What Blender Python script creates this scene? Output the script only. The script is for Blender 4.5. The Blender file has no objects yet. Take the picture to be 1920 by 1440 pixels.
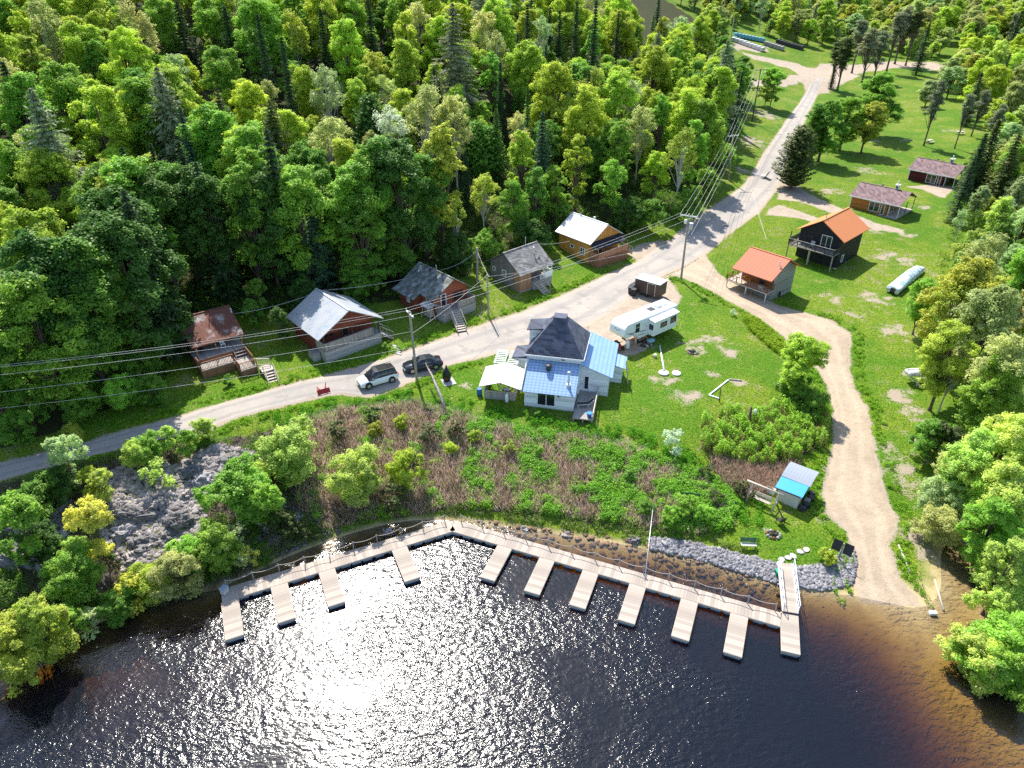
import bpy, math, random
import numpy as np
from mathutils import Vector, Matrix
R = math.radians
rng = np.random.default_rng(7)
random.seed(7)
scene = bpy.context.scene
COL = scene.collection

# ------------------------------------------------------------------ camera model (used to survey the place)
F, PITCH, CZ = 1333.0, R(32), 47.0
SP, CP = math.sin(PITCH), math.cos(PITCH)
def ray(px, py):
    u, v = (px-960)/F, (py-720)/F
    return np.array((u, CP-v*SP, -(SP+v*CP)))
def P(px, py, z):
    d = ray(px, py); t = (z-CZ)/d[2]
    return Vector((d[0]*t, d[1]*t, z))
def proj(p):
    zz = p[2]-CZ
    dep = p[1]*CP-zz*SP
    return 960+F*p[0]/dep, 720-F*(p[1]*SP+zz*CP)/dep

# ------------------------------------------------------------------ terrain
TP = []   # surveyed (x, y, z)
def tp(s):
    for q in s.split(';'):
        if q.strip():
            a, b, c = [float(w) for w in q.split(',')]
            p = P(a, b, c); TP.append((p.x, p.y, p.z))
def tw(s):
    for q in s.split(';'):
        if q.strip():
            TP.append(tuple(float(w) for w in q.split(',')))
# road
tp("0,885,5.3;150,845,5.1;300,803,5;500,755,4.8;700,700,4.6;880,640,4.5;1050,560,4.5;1200,495,4.6;1330,420,4.9;1420,345,5.2;1480,250,5.8;1520,170,6.5;1540,130,7")
# cabin lawns
tp("470,680,5.3;390,690,5.4;640,660,5.3;730,640,5.2;560,600,6.0;850,595,5.2;960,560,5.2;1080,512,5.1;1200,440,5.1;690,560,6.0;870,520,6.0;1010,470,6.0;1160,430,5.5;240,760,5.6;120,800,5.7")
tw("-45,80,7.5;-30,90,7.8;-12,100,7.8;4,112,7.8;20,120,7;36,140,6.5;55,175,7;64,205,7.5")
# hill
tw("-70,75,9;-60,95,12;-40,115,13;-20,128,13.5;0,145,13.5;18,160,12.5;38,180,11;-90,110,17;-60,135,19;-30,155,20;0,175,19.5;25,200,16;-100,160,27;-60,190,28;-20,215,27;20,240,20;-160,100,28;-140,220,46;-60,270,44;0,310,40;50,320,24;-150,60,16;-100,70,11;-95,50,6.5")
# valley and right
tw("100,250,8;140,330,10;120,180,6;160,210,6.5;90,130,5;105,112,4.2;78,78,3.3;120,75,3.8;62,48,1.6;90,40,1.5;0,450,60;-200,400,75;120,480,22;300,420,22;300,150,10;250,60,7;200,800,70;-100,800,110;500,800,70;-400,300,80;-400,0,40;600,300,40")
# house lawn
tp("1000,790,4.0;1130,790,4.0;900,740,4.3;1180,710,4.2;1280,645,4.2;1300,760,3.8;1240,570,4.4;1390,730,3.6;1450,680,3.4;1390,600,3.9;1300,825,3.2;1460,790,2.8;1520,700,2.9;1040,720,4.2")
# bank
tp("600,770,4.2;750,755,4.2;870,775,4.0;950,797,3.9;1100,822,3.7;1250,850,3.0;600,985,.7;700,965,.6;850,950,.6;1000,958,.7;1150,985,.7;1250,1000,.8;1350,990,.9;640,870,2.4;850,865,2.3;1050,890,2.1;1200,920,1.6;1400,870,2.0")
# ramp
tp("1340,540,4.2;1420,580,3.8;1520,615,3.2;1575,680,2.6;1595,760,2.1;1605,860,1.5;1640,960,.9;1655,1050,.35;1670,1090,.15")
# right lawn
tp("1450,540,3.4;1400,520,3.9;1600,500,3.4;1640,450,4.0;1500,430,4.6;1560,400,4.7;1700,400,4.3;1640,400,4.6;1760,350,4.8;1560,470,3.5;1700,530,3.2;1620,590,3.1;1700,700,2.5;1720,800,1.9;1700,900,1.3;1720,1000,.7;1735,1080,.4;1800,900,1.2;1850,700,2.6;1900,500,3.5;1850,980,.8;1900,1010,.9;1920,1130,.8;1935,1230,.3")
# creek
tp("1790,1040,-.35;1812,1100,-.45;1845,1190,-.6;1765,975,-.15;1890,1290,-.7")
# hut lawn
tp("1480,955,1.2;1420,975,1.1;1400,1020,1.0;1500,1020,.9;1560,1010,.9;1580,960,1.1;1260,1015,.8;1350,1030,.8;1450,1053,.8;1500,1063,.8;1570,1050,.8")
# shore line
tp("-60,1290,0;60,1240,0;120,1212,0;200,1160,0;290,1135,0;380,1128,0;425,1098,0;500,1066,0;600,1030,0;640,1005,0;720,983,0;780,975,0;870,975,0;950,990,0;1040,1005,0;1130,1018,0;1225,1032,0;1300,1048,0;1400,1078,0;1470,1103,0;1540,1110,0;1590,1100,0;1640,1118,0;1690,1137,0;1740,1152,0;1776,1157,0;1777,1110,0;1766,1045,0;1805,1020,0;1845,1090,0;1885,1170,0;1925,1265,0")
# under water
tp("100,1300,-1.5;230,1240,-1.5;330,1190,-1.3;300,1290,-2;480,1130,-1.2;600,1080,-1.4;780,1030,-1.2;900,1010,-.5;1050,1035,-.7;1180,1055,-.8;1300,1080,-.8;1400,1120,-.9;1480,1150,-.9;1560,1150,-.45;1640,1165,-.3;1720,1195,-.2;1790,1220,-.3;1560,1210,-1.5;1640,1230,-1.1;1700,1260,-.55;1790,1300,-.35;1700,1330,-1.2;1830,1400,-.5;1760,1420,-1.1;1500,1280,-3;1600,1400,-3.4;1300,1180,-2;1100,1120,-1.8;900,1080,-2.4;700,1130,-3;500,1250,-3;960,1250,-4;600,1440,-4.5;1300,1400,-4.5;150,1440,-3;-100,1440,-3")
tw("0,0,-5;-100,0,-4;60,0,-3;0,-80,-5;-200,-60,-4;120,-60,-2;200,0,2;-120,20,-3;-90,30,-.8;75,20,1.2;60,30,.9;-200,40,8")
# rocky bank on the near side of the road, left
tp("100,898,4.9;250,852,4.8;400,825,4.6;100,1000,3.0;250,950,3.2;310,1000,2.4;420,930,2.8;150,1100,1.2;20,1120,2.4;480,940,2.0;550,850,3.4;350,880,4.0;240,1085,.9;400,1070,.6;540,980,1.2")
TPA = np.array(TP); CEN = TPA[:, :2]
CC = 5.0
def _phi(a, b):
    return np.sqrt(((a[:, None, :]-b[None, :, :])**2).sum(2)+CC*CC)
_A = _phi(CEN, CEN)-0.0
_n = len(CEN)
_K = np.zeros((_n+3, _n+3)); _K[:_n, :_n] = _A-np.eye(_n)*.6
_K[:_n, _n] = 1; _K[:_n, _n+1:] = CEN/100; _K[_n:, :_n] = _K[:_n, _n:].T
_W = np.linalg.solve(_K, np.concatenate([TPA[:, 2], np.zeros(3)]))
def H(xy):
    xy = np.atleast_2d(np.asarray(xy, float)); out = np.empty(len(xy))
    for i in range(0, len(xy), 20000):
        q = xy[i:i+20000]
        out[i:i+20000] = _phi(q, CEN)@_W[:_n]+_W[_n]+q@_W[_n+1:]/100
    return out
def hz(x, y): return float(H([(x, y)])[0])
def G(px, py):
    d = ray(px, py); t = np.linspace(25, 900, 700)
    x, y, z = d[0]*t, d[1]*t, CZ+d[2]*t
    g = H(np.stack([x, y], 1)); k = np.argmax(z < g)
    if z[k] >= g[k]: k = len(t)-1
    a, b = t[max(k-1, 0)], t[k]
    for _ in range(14):
        m = (a+b)/2
        if CZ+d[2]*m < hz(d[0]*m, d[1]*m): b = m
        else: a = m
    return Vector((d[0]*b, d[1]*b, hz(d[0]*b, d[1]*b)))
def GT(px, py, h):
    """ground point of something of height h whose top shows at px,py"""
    d = ray(px, py); t = np.linspace(25, 700, 1000)
    x, y, z = d[0]*t, d[1]*t, CZ+d[2]*t
    g = H(np.stack([x, y], 1))+h; k = np.argmax(z < g)
    if z[k] >= g[k]: k = len(t)-1
    return Vector((x[k], y[k], g[k]-h))

def pl(s): return [tuple(float(w) for w in q.split(',')) for q in s.split(';') if q.strip()]
def wpoly(s): return np.array([G(*q)[:2] for q in pl(s)])
def inside(poly, pts):
    x, y = pts[:, 0], pts[:, 1]; r = np.zeros(len(pts), bool); n = len(poly)
    for i in range(n):
        x1, y1 = poly[i]; x2, y2 = poly[(i+1) % n]
        c = ((y1 > y) != (y2 > y))
        r ^= c & (x < (x2-x1)*(y-y1)/((y2-y1) if y2 != y1 else 1e-9)+x1)
    return r
def segdist(line, pts, closed=False):
    d = np.full(len(pts), 1e9); n = len(line)
    for i in range(n if closed else n-1):
        a, b = np.array(line[i]), np.array(line[(i+1) % n]); ab = b-a
        t = np.clip(((pts-a)@ab)/max(ab@ab, 1e-9), 0, 1)
        d = np.minimum(d, np.hypot(*(pts-(a+t[:, None]*ab)).T))
    return d
def sdist(poly, pts):
    d = segdist(poly, pts, True)
    return np.where(inside(poly, pts), d, -d)
def sstep(a, b, x):
    t = np.clip((x-a)/(b-a), 0, 1); return t*t*(3-2*t)

# ------------------------------------------------------------------ objects
def tag(o, label=None, cat=None, group=None, kind=None):
    for k, v in (('label', label), ('category', cat), ('group', group), ('kind', kind)):
        if v: o[k] = v
    return o
def thing(name, label, cat, loc=(0, 0, 0), rz=0, group=None):
    o = bpy.data.objects.new(name, None); COL.objects.link(o)
    o.empty_display_size = .3; o.location = loc; o.rotation_euler = (0, 0, rz)
    return tag(o, label, cat, group)
def link(name, me, parent=None):
    o = bpy.data.objects.new(name, me); COL.objects.link(o)
    if parent is not None: o.parent = parent
    return o
def npmesh(name, v, f, m=None, smooth=False, attrs=None):
    """v (N,3); f (M,k) array of one face size"""
    me = bpy.data.meshes.new(name); v = np.asarray(v, np.float32); f = np.asarray(f, np.int32)
    k = f.shape[1]
    me.vertices.add(len(v)); me.vertices.foreach_set('co', v.ravel())
    me.loops.add(f.size); me.loops.foreach_set('vertex_index', f.ravel())
    me.polygons.add(len(f)); me.polygons.foreach_set('loop_start', np.arange(0, f.size, k, dtype=np.int32))
    if smooth: me.polygons.foreach_set('use_smooth', np.ones(len(f), bool))
    me.update(calc_edges=True)
    for a, d in (attrs or {}).items():
        at = me.attributes.new(a, 'FLOAT', 'POINT'); at.data.foreach_set('value', np.asarray(d, np.float32))
    if m: me.materials.append(m)
    return me
class MB:
    def __init__(s): s.v = []; s.f = []; s.sm = []
    def poly(s, pts, faces, smooth=False):
        o = len(s.v); s.v += [tuple(p) for p in pts]
        s.f += [tuple(i+o for i in f) for f in faces]; s.sm += [smooth]*len(faces); return s
    def box(s, x0, x1, y0, y1, z0, z1):
        return s.poly([(x, y, z) for z in (z0, z1) for x, y in ((x0, y0), (x1, y0), (x1, y1), (x0, y1))],
                      [(3, 2, 1, 0), (4, 5, 6, 7), (0, 1, 5, 4), (1, 2, 6, 5), (2, 3, 7, 6), (3, 0, 4, 7)])
    def obox(s, c, l, w, h, az=0, tilt=0):
        """box centred at c, length l along az (radians, about z), tilt up along the length"""
        m = Matrix.Rotation(az, 3, 'Z')@Matrix.Rotation(-tilt, 3, 'Y')
        pts = [Vector(c)+m@Vector((x*l/2, y*w/2, z*h/2)) for z in (-1, 1) for x, y in ((-1, -1), (1, -1), (1, 1), (-1, 1))]
        return s.poly(pts, [(3, 2, 1, 0), (4, 5, 6, 7), (0, 1, 5, 4), (1, 2, 6, 5), (2, 3, 7, 6), (3, 0, 4, 7)])
    def bar(s, a, b, w, h=None):
        a, b = Vector(a), Vector(b); d = b-a; l = d.length
        if l < 1e-6: return s
        d /= l; sx = d.cross(Vector((0, 0, 1)))
        sx = Vector((1, 0, 0)) if sx.length < 1e-4 else sx.normalized()
        up = sx.cross(d); h = h or w
        pts = [q+sx*i*w/2+up*j*h/2 for q in (a, b) for i, j in ((-1, -1), (1, -1), (1, 1), (-1, 1))]
        return s.poly(pts, [(3, 2, 1, 0), (4, 5, 6, 7), (0, 1, 5, 4), (1, 2, 6, 5), (2, 3, 7, 6), (3, 0, 4, 7)])
    def tube(s, path, r, n=8, cap=True):
        path = [Vector(p) for p in path]; rr = r if isinstance(r, (list, tuple)) else [r]*len(path)
        o = len(s.v); up = Vector((.31, .17, .94))
        for i, p in enumerate(path):
            d = (path[min(i+1, len(path)-1)]-path[max(i-1, 0)]).normalized()
            a = d.cross(up)
            a = d.cross(Vector((1, 0, 0))) if a.length < .05 else a
            a.normalize(); b = d.cross(a)
            for k in range(n):
                t = 2*math.pi*k/n; s.v.append(tuple(p+(a*math.cos(t)+b*math.sin(t))*rr[i]))
        for i in range(len(path)-1):
            for k in range(n):
                k2 = (k+1) % n
                s.f.append((o+i*n+k, o+i*n+k2, o+(i+1)*n+k2, o+(i+1)*n+k)); s.sm.append(True)
        if cap:
            s.f.append(tuple(o+k for k in reversed(range(n)))); s.sm.append(False)
            s.f.append(tuple(o+(len(path)-1)*n+k for k in range(n))); s.sm.append(False)
        return s
    def slab(s, pts, t):
        """a plate: polygon pts (top), thickness t straight down along its normal"""
        p = [Vector(q) for q in pts]; nrm = (p[1]-p[0]).cross(p[2]-p[0]).normalized(); n = len(p)
        if nrm.z < 0: p.reverse(); nrm = -nrm
        q = [a-nrm*t for a in p]
        return s.poly(p+q, [tuple(range(n)), tuple(reversed(range(n, 2*n)))]+[(i, n+i, n+(i+1) % n, (i+1) % n) for i in range(n)])
    def prism(s, prof, axis, a, b):
        """profile list of (u, z) swept from a to b along x (u=y) or y (u=x)"""
        n = len(prof)
        pt = (lambda u, z, t: (t, u, z)) if axis == 'x' else (lambda u, z, t: (u, t, z))
        return s.poly([pt(u, z, a) for u, z in prof]+[pt(u, z, b) for u, z in prof],
                      [tuple(range(n)), tuple(reversed(range(n, 2*n)))]+[(i, n+i, n+(i+1) % n, (i+1) % n) for i in range(n)])
    def ball(s, c, r, n=10, m=6, jit=0):
        o = len(s.v); rx, ry, rz = r if isinstance(r, (list, tuple)) else (r, r, r)
        for i in range(m+1):
            t = math.pi*i/m
            for k in range(n):
                a = 2*math.pi*k/n; j = 1+random.uniform(-jit, jit)
                s.v.append((c[0]+rx*math.sin(t)*math.cos(a)*j, c[1]+ry*math.sin(t)*math.sin(a)*j, c[2]+rz*math.cos(t)*j))
        for i in range(m):
            for k in range(n):
                k2 = (k+1) % n; s.f.append((o+i*n+k, o+(i+1)*n+k, o+(i+1)*n+k2, o+i*n+k2)); s.sm.append(True)
        return s
    def build(s, name, m, parent=None, bevel=0, label=None):
        me = bpy.data.meshes.new(name); me.from_pydata(s.v, [], s.f)
        me.polygons.foreach_set('use_smooth', s.sm); me.materials.append(m)
        import bmesh
        bm = bmesh.new(); bm.from_mesh(me); bmesh.ops.recalc_face_normals(bm, faces=bm.faces)
        if bevel:
            bmesh.ops.bevel(bm, geom=[e for e in bm.edges if len(e.link_faces) == 2 and e.calc_face_angle(0) > .5], offset=bevel, segments=1, affect='EDGES')
        bm.to_mesh(me); bm.free()
        o = link(name, me, parent)
        if label: o['label'] = label
        return o

# ------------------------------------------------------------------ materials
class NT:
    def __init__(s, m):
        m.use_nodes = True; s.t = m.node_tree; s.t.nodes.clear(); s.out = s.t.nodes.new('ShaderNodeOutputMaterial')
    def n(s, typ, **k):
        nd = s.t.nodes.new('ShaderNode'+typ)
        for a, v in k.items():
            if a.startswith('i_'): nd.inputs[a[2:].replace('_', ' ')].default_value = v
            else: setattr(nd, a, v)
        return nd
    def l(s, a, b): s.t.links.new(a, b)
    def val(s, x, sock):
        if hasattr(x, 'links'): s.l(x, sock)
        else: sock.default_value = x
    def math(s, op, a, b=0.0, c=None, clamp=False):
        nd = s.n('Math', operation=op, use_clamp=clamp); s.val(a, nd.inputs[0]); s.val(b, nd.inputs[1])
        if c is not None: s.val(c, nd.inputs[2])
        return nd.outputs[0]
    def mix(s, f, a, b, mode='MIX'):
        nd = s.n('MixRGB', blend_type=mode)
        s.val(f, nd.inputs[0])
        for x, i in ((a, 1), (b, 2)):
            if hasattr(x, 'links'): s.l(x, nd.inputs[i])
            else: nd.inputs[i].default_value = (*x, 1)
        return nd.outputs[0]
    def noise(s, vec, scale, detail=4, rough=.55, dist=0):
        nd = s.n('TexNoise'); nd.inputs['Scale'].default_value = scale; nd.inputs['Detail'].default_value = detail
        nd.inputs['Roughness'].default_value = rough; nd.inputs['Distortion'].default_value = dist
        if vec is not None: s.l(vec, nd.inputs['Vector'])
        return nd.outputs['Fac']
    def ramp(s, f, a, b):
        nd = s.n('MapRange', interpolation_type='SMOOTHSTEP'); s.val(f, nd.inputs[0])
        nd.inputs[1].default_value = a; nd.inputs[2].default_value = b; return nd.outputs[0]
    def attr(s, name): return s.n('Attribute', attribute_name=name).outputs['Fac']
    def bump(s, h, strength=.4, dist=.05):
        nd = s.n('Bump'); nd.inputs['Strength'].default_value = strength; nd.inputs['Distance'].default_value = dist
        s.l(h, nd.inputs['Height']); return nd.outputs[0]
    def princ(s, col, rough=.8, metal=0, normal=None, spec=.3, alpha=None):
        nd = s.n('BsdfPrincipled')
        if hasattr(col, 'links'): s.l(col, nd.inputs['Base Color'])
        else: nd.inputs['Base Color'].default_value = (*col, 1)
        s.val(rough, nd.inputs['Roughness']); s.val(metal, nd.inputs['Metallic']); nd.inputs['Specular IOR Level'].default_value = spec
        if normal is not None: s.l(normal, nd.inputs['Normal'])
        s.l(nd.outputs[0], s.out.inputs[0]); return nd
MATS = {}
def mat(name, col, rough=.8, var=.18, scale=1.5, pat=None, pitch=.2, axis='z', col2=None, metal=0, spec=.3, amt=.5, bump=.3):
    """weathered surface: base colour, broad and fine tone variation, board / rib / shingle pattern along an axis of the object"""
    if name in MATS: return MATS[name]
    m = bpy.data.materials.new(name); MATS[name] = m; t = NT(m)
    co = t.n('TexCoord').outputs['Object']
    sep = t.n('SeparateXYZ'); t.l(co, sep.inputs[0]); X, Y, Z = sep.outputs
    n1 = t.noise(co, scale, 5, .6); n2 = t.noise(co, scale*9, 3, .6)
    f = t.math('ADD', t.math('MULTIPLY', n1, .65), t.math('MULTIPLY', n2, .35))
    f = t.math('MULTIPLY_ADD', f, 2*var, 1-var)
    c = col
    h = n2
    if col2 is not None:
        c = t.mix(t.ramp(t.math('ADD', n1, t.math('MULTIPLY', n2, .3)), .62-amt*.3, .85-amt*.3), col, col2)
    if pat:
        a = {'z': Z, 'x': X, 'y': Y, 'xy': None}[axis]
        if a is None: a = t.math('ADD', X, Y)
        q = t.math('DIVIDE', a, pitch)
        if pat == 'shingle':
            row = t.math('FLOOR', q)
            wn = t.n('TexWhiteNoise', noise_dimensions='2D'); cb = t.n('CombineXYZ')
            t.l(t.math('FLOOR', t.math('ADD', t.math('DIVIDE', t.math('ADD', X, Y), pitch*2.2), t.math('MULTIPLY', row, .5))), cb.inputs[0]); t.l(row, cb.inputs[1])
            t.l(cb.outputs[0], wn.inputs['Vector'])
            f = t.math('MULTIPLY', f, t.math('MULTIPLY_ADD', wn.outputs['Value'], .7, .65)); h = t.math('FRACT', q)
        elif pat == 'tile':
            u_ = t.math('FRACT', q); h = u_; k_ = t.math('PINGPONG', t.math('DIVIDE', X if axis == 'z' else Z, .42 if axis == 'z' else .17), .5)
            f = t.math('MULTIPLY', f, t.math('MULTIPLY', t.math('MULTIPLY_ADD', t.ramp(u_, .0, .45), .34, .72), t.math('MULTIPLY_ADD', t.ramp(k_, .0, .3), .22, .82)))  # shadow lines of the tile profile, darkened into the colour
        elif pat == 'rib':
            w = t.math('PINGPONG', q, .5); h = t.ramp(w, .0, .16)
            f = t.math('MULTIPLY', f, t.math('MULTIPLY_ADD', h, .16, .86))
        else:  # boards
            wn = t.n('TexWhiteNoise', noise_dimensions='1D'); t.l(t.math('FLOOR', q), wn.inputs['W'])
            w = t.math('PINGPONG', q, .5); h = t.ramp(w, .0, .07)
            f = t.math('MULTIPLY', f, t.math('MULTIPLY_ADD', wn.outputs['Value'], .34, .83))
            f = t.math('MULTIPLY', f, t.math('MULTIPLY_ADD', h, .35, .65))
    cm = t.mix(1.0, c, (1, 1, 1), 'MULTIPLY'); cn = t.n('CombineXYZ')
    for i in range(3): t.l(f, cn.inputs[i])
    cm = t.mix(1.0, c, cn.outputs[0], 'MULTIPLY')
    t.princ(cm, rough, metal, t.bump(h, bump, .03), spec)
    return m
def plain(name, col, rough=.5, metal=0, spec=.4):
    if name in MATS: return MATS[name]
    m = bpy.data.materials.new(name); MATS[name] = m; t = NT(m)
    co = t.n('TexCoord').outputs['Object']
    c = t.mix(t.noise(co, 2.5, 4), tuple(x*.9 for x in col), tuple(min(x*1.1, 1) for x in col))
    t.princ(c, rough, metal, None, spec); return m
def leafmat(name, trans=.4, gloss=True):
    m = bpy.data.materials.new(name); MATS[name] = m; t = NT(m)
    oi = t.n('ObjectInfo'); v = t.attr('var')
    hs = t.n('HueSaturation')
    t.l(oi.outputs['Color'], hs.inputs['Color'])
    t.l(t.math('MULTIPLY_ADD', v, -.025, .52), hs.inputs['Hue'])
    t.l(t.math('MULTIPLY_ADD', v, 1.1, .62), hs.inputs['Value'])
    d = t.n('BsdfDiffuse'); tr = t.n('BsdfTranslucent'); t.l(hs.outputs[0], d.inputs[0])
    h2 = t.n('HueSaturation'); t.l(hs.outputs[0], h2.inputs['Color']); h2.inputs['Hue'].default_value = .494; h2.inputs['Value'].default_value = 1.45
    t.l(h2.outputs[0], tr.inputs[0])
    mx = t.n('MixShader'); mx.inputs[0].default_value = trans; t.l(d.outputs[0], mx.inputs[1]); t.l(tr.outputs[0], mx.inputs[2])
    last = mx
    if gloss:
        g = t.n('BsdfGlossy'); g.inputs['Roughness'].default_value = .45; g.inputs['Color'].default_value = (1, 1, .9, 1)
        m2 = t.n('MixShader'); m2.inputs[0].default_value = .015; t.l(mx.outputs[0], m2.inputs[1]); t.l(g.outputs[0], m2.inputs[2]); last = m2
    t.l(last.outputs[0], t.out.inputs[0]); return m
LEAF = leafmat('leaf', .5); NEEDLE = leafmat('needle', .22); GRASSM = leafmat('grass_blade', .35, False)
BARK = mat('bark', (.11, .085, .065), .9, .3, 3); PALEBARK = mat('pale_bark', (.42, .40, .36), .8, .3, 4)
WHITE = plain('white_paint', (.78, .79, .80), .5); WHITEROOF = plain('white_sheet', (.82, .82, .82), .6)
GLASS = plain('window_glass', (.018, .022, .028), .06, 0, .8); CURTAIN = plain('curtain', (.5, .5, .48), .8)
GREYWOOD = mat('grey_wood', (.33, .30, .27), .85, .12, 1.0, 'board', .24, 'x')
PALEWOOD = mat('pale_wood', (.52, .45, .37), .8, .2, 2)
REDDECK = mat('red_deck', (.27, .125, .07), .8, .25, 2, 'board', .14, 'x')
CONC = mat('concrete', (.42, .41, .39), .9, .2, 2); BLACK = plain('black_plastic', (.015, .015, .017), .5)
RUBBER = plain('rubber', (.02, .02, .02), .85); CHROME = plain('steel', (.5, .5, .52), .3, .9)
ALU = plain('aluminium', (.62, .63, .64), .45, .6); DARKMETAL = plain('dark_metal', (.05, .05, .055), .5, .3)
# ------------------------------------------------------------------ regions (surveyed outlines)
FOREST = np.concatenate([wpoly("-140,905;60,818;180,772;290,737;318,690;325,600"), np.array([(-38, 80.), (-30, 82.5), (-24, 84), (-15, 88), (-9, 93.5), (-4, 97.5), (1, 99.5), (5, 107), (9, 110.5), (14, 114), (19, 113.5)]),
    wpoly("1215,402;1262,405;1300,385;1345,335;1372,280;1390,235;1398,180;1385,130"), np.array([(75, 330.), (40, 420), (-160, 420), (-190, 40)])])
BRUSH = wpoly("545,800;640,768;700,768;780,757;860,778;930,800;1050,818;1180,838;1250,865;1300,885;1350,905;1385,950;1368,993;1300,1003;1200,988;1000,962;850,953;700,972;610,995;560,950")
KNOT = wpoly("1315,800;1370,775;1440,770;1490,735;1530,740;1552,790;1545,840;1490,865;1430,880;1360,870;1310,840")
LSLOPE = wpoly("-60,925;100,888;250,845;400,828;540,800;560,940;600,1000;500,1060;380,1122;200,1155;60,1235;-80,1290")
RIPRAP = wpoly("1215,1008;1262,1010;1350,1030;1450,1055;1500,1064;1560,1056;1575,1035;1600,1030;1606,1060;1597,1096;1545,1108;1470,1100;1400,1076;1300,1047;1220,1030")
SHALLOW = wpoly("870,972;960,980;1060,995;1150,1005;1220,1022;1300,1048;1400,1076;1460,1100;1460,1140;1370,1120;1275,1098;1180,1070;1100,1046;1010,1015;930,995")
ROADL = [G(*q) for q in pl("-60,883;0,867;67,853;130,837;250,801;333,781;417,755;500,732;583,710;640,695;730,669;780,652;860,622;917,603;973,586;1033,561;1113,526;1187,493;1225,467;1257,449;1280,428;1313,403;1367,367;1390,350;1413,320;1430,290;1453,257;1473,227;1497,196;1512,172;1520,150")]
ROADR = [G(*q) for q in pl("-60,922;0,903;67,882;130,864;250,836;333,816;383,809;450,783;533,762;600,746;640,739;695,746;735,731;776,715;800,704;822,693;860,681;930,664;985,650;1060,630;1110,610;1160,580;1200,550;1250,514;1290,498;1323,478;1363,443;1423,400;1450,365;1472,337;1480,293;1494,258;1513,220;1527,190;1537,168;1550,140")]
DRIVEL = [G(*q) for q in pl("1200,548;1252,517;1280,521;1317,537;1363,563;1390,577;1423,597;1467,630;1500,662;1530,690;1552,725;1562,770;1563,830;1549,893;1540,925;1557,967;1587,997;1596,1025;1605,1053;1598,1100;1606,1125;1625,1165")]
DRIVER = [G(*q) for q in pl("1290,498;1323,478;1347,513;1380,533;1430,558;1467,575;1513,587;1557,600;1597,627;1594,655;1592,690;1602,725;1627,763;1640,837;1653,893;1663,937;1688,973;1668,1020;1684,1080;1722,1117;1745,1150;1765,1180")]
LOT = [wpoly("940,662;985,650;1110,610;1200,550;1252,517;1258,531;1278,558;1262,578;1230,610;1180,650;1172,658;1150,662;1130,640;1080,640;1000,665;975,672"),
       wpoly("1468,338;1487,344;1520,365;1560,384;1600,402;1640,418;1690,430;1700,438;1640,430;1590,411;1540,392;1500,378;1458,374"), wpoly("1440,395;1460,384;1500,397;1540,411;1535,418;1490,408;1438,402"),
       wpoly("1500,140;1535,120;1590,120;1620,128;1600,150;1550,175;1515,178"), wpoly("1390,98;1400,106;1480,128;1510,150;1530,130;1470,112;1398,100"), wpoly("1380,147;1400,149;1500,140;1510,152;1470,162;1400,162;1378,160"),
       wpoly("1590,122;1700,112;1780,120;1780,132;1700,126;1590,138"), wpoly("1365,80;1440,88;1440,98;1365,92"),
       wpoly("1170,470;1212,455;1255,452;1200,490"), wpoly("1165,640;1210,630;1225,645;1190,665;1150,668"),
       wpoly("1760,345;1790,350;1770,372;1730,355;1700,350")]
SPOTS = [(1300, 652, 2.2, 1.5), (1290, 745, 2.6, 1.5), (1245, 715, 2.3, 1.1), (1385, 718, 1.9, .9), (1330, 700, 1.3, .7), (1620, 385, 3, 1.5), (1640, 432, 3, 1.2), (1700, 440, 2.5, 1), (1730, 390, 2.5, 1.2), (1560, 555, .8, 1.3),
         (1600, 590, 2, .8), (1715, 830, 1.0, 2.2), (1700, 700, .9, .8), (1655, 742, .7, .6), (875, 722, 1.1, .8), (1436, 994, .6, .4), (1540, 960, 1.5, 1.0), (1475, 318, 1.6, 2), (1630, 320, 3.5, 2.6), (1555, 358, 4, 1.6),
         (1700, 262, 3, 1.6), (1640, 265, 3.5, 1.3), (1780, 245, 5, 1.4), (1550, 880, 1, .6), (1545, 800, .5, 1), (1230, 650, .8, .6), (1000, 640, 2, 1), (1465, 1003, .6, .4), (1850, 12, 14, 3), (1630, 210, 4, 1.2), (1700, 760, 2.2, 4), (1690, 880, 2, 4), (1680, 620, 3, 2), (1640, 560, 3, 2), (1715, 1010, 1.5, 3), (1560, 560, 2, 1.5), (1660, 480, 3, 2), (1700, 490, 2, 2), (1340, 640, 2.5, 1.5), (1370, 660, 1.5, 2), (1410, 265, 5, 5), (1435, 215, 5, 5), (1395, 320, 3, 2)]

# ------------------------------------------------------------------ the ground
def axis(lo, hi, step, far_lo, far_hi, gh=1.16, g=1.16):
    a = list(np.arange(lo, hi+step/2, step)); s = step
    while a[-1] < far_hi: s *= gh; a.append(a[-1]+s)
    s = step
    while a[0] > far_lo: s *= g; a.insert(0, a[0]-s)
    return np.array(a)
gx, gy = axis(-55, 98, .6, -1400, 1600), axis(32, 150, .6, -400, 2000, 1.035)
GX, GY = np.meshgrid(gx, gy); gp = np.stack([GX.ravel(), GY.ravel()], 1)
gz = H(gp)
def cheapnoise(p, s, seed):
    r = np.random.default_rng(seed); o = np.zeros(len(p))
    for k in range(7):
        a = r.uniform(0, 6.28); w = r.uniform(.6, 1.7)/s; ph = r.uniform(0, 6.28)
        o += np.sin((p[:, 0]*math.cos(a)+p[:, 1]*math.sin(a))*w*6.28+ph+1.3*np.sin(p[:, 0]*w*2.1+ph*2))
    return o/7
dl = sdist(LSLOPE, gp); drough = sstep(-1, 2, dl)
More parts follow.
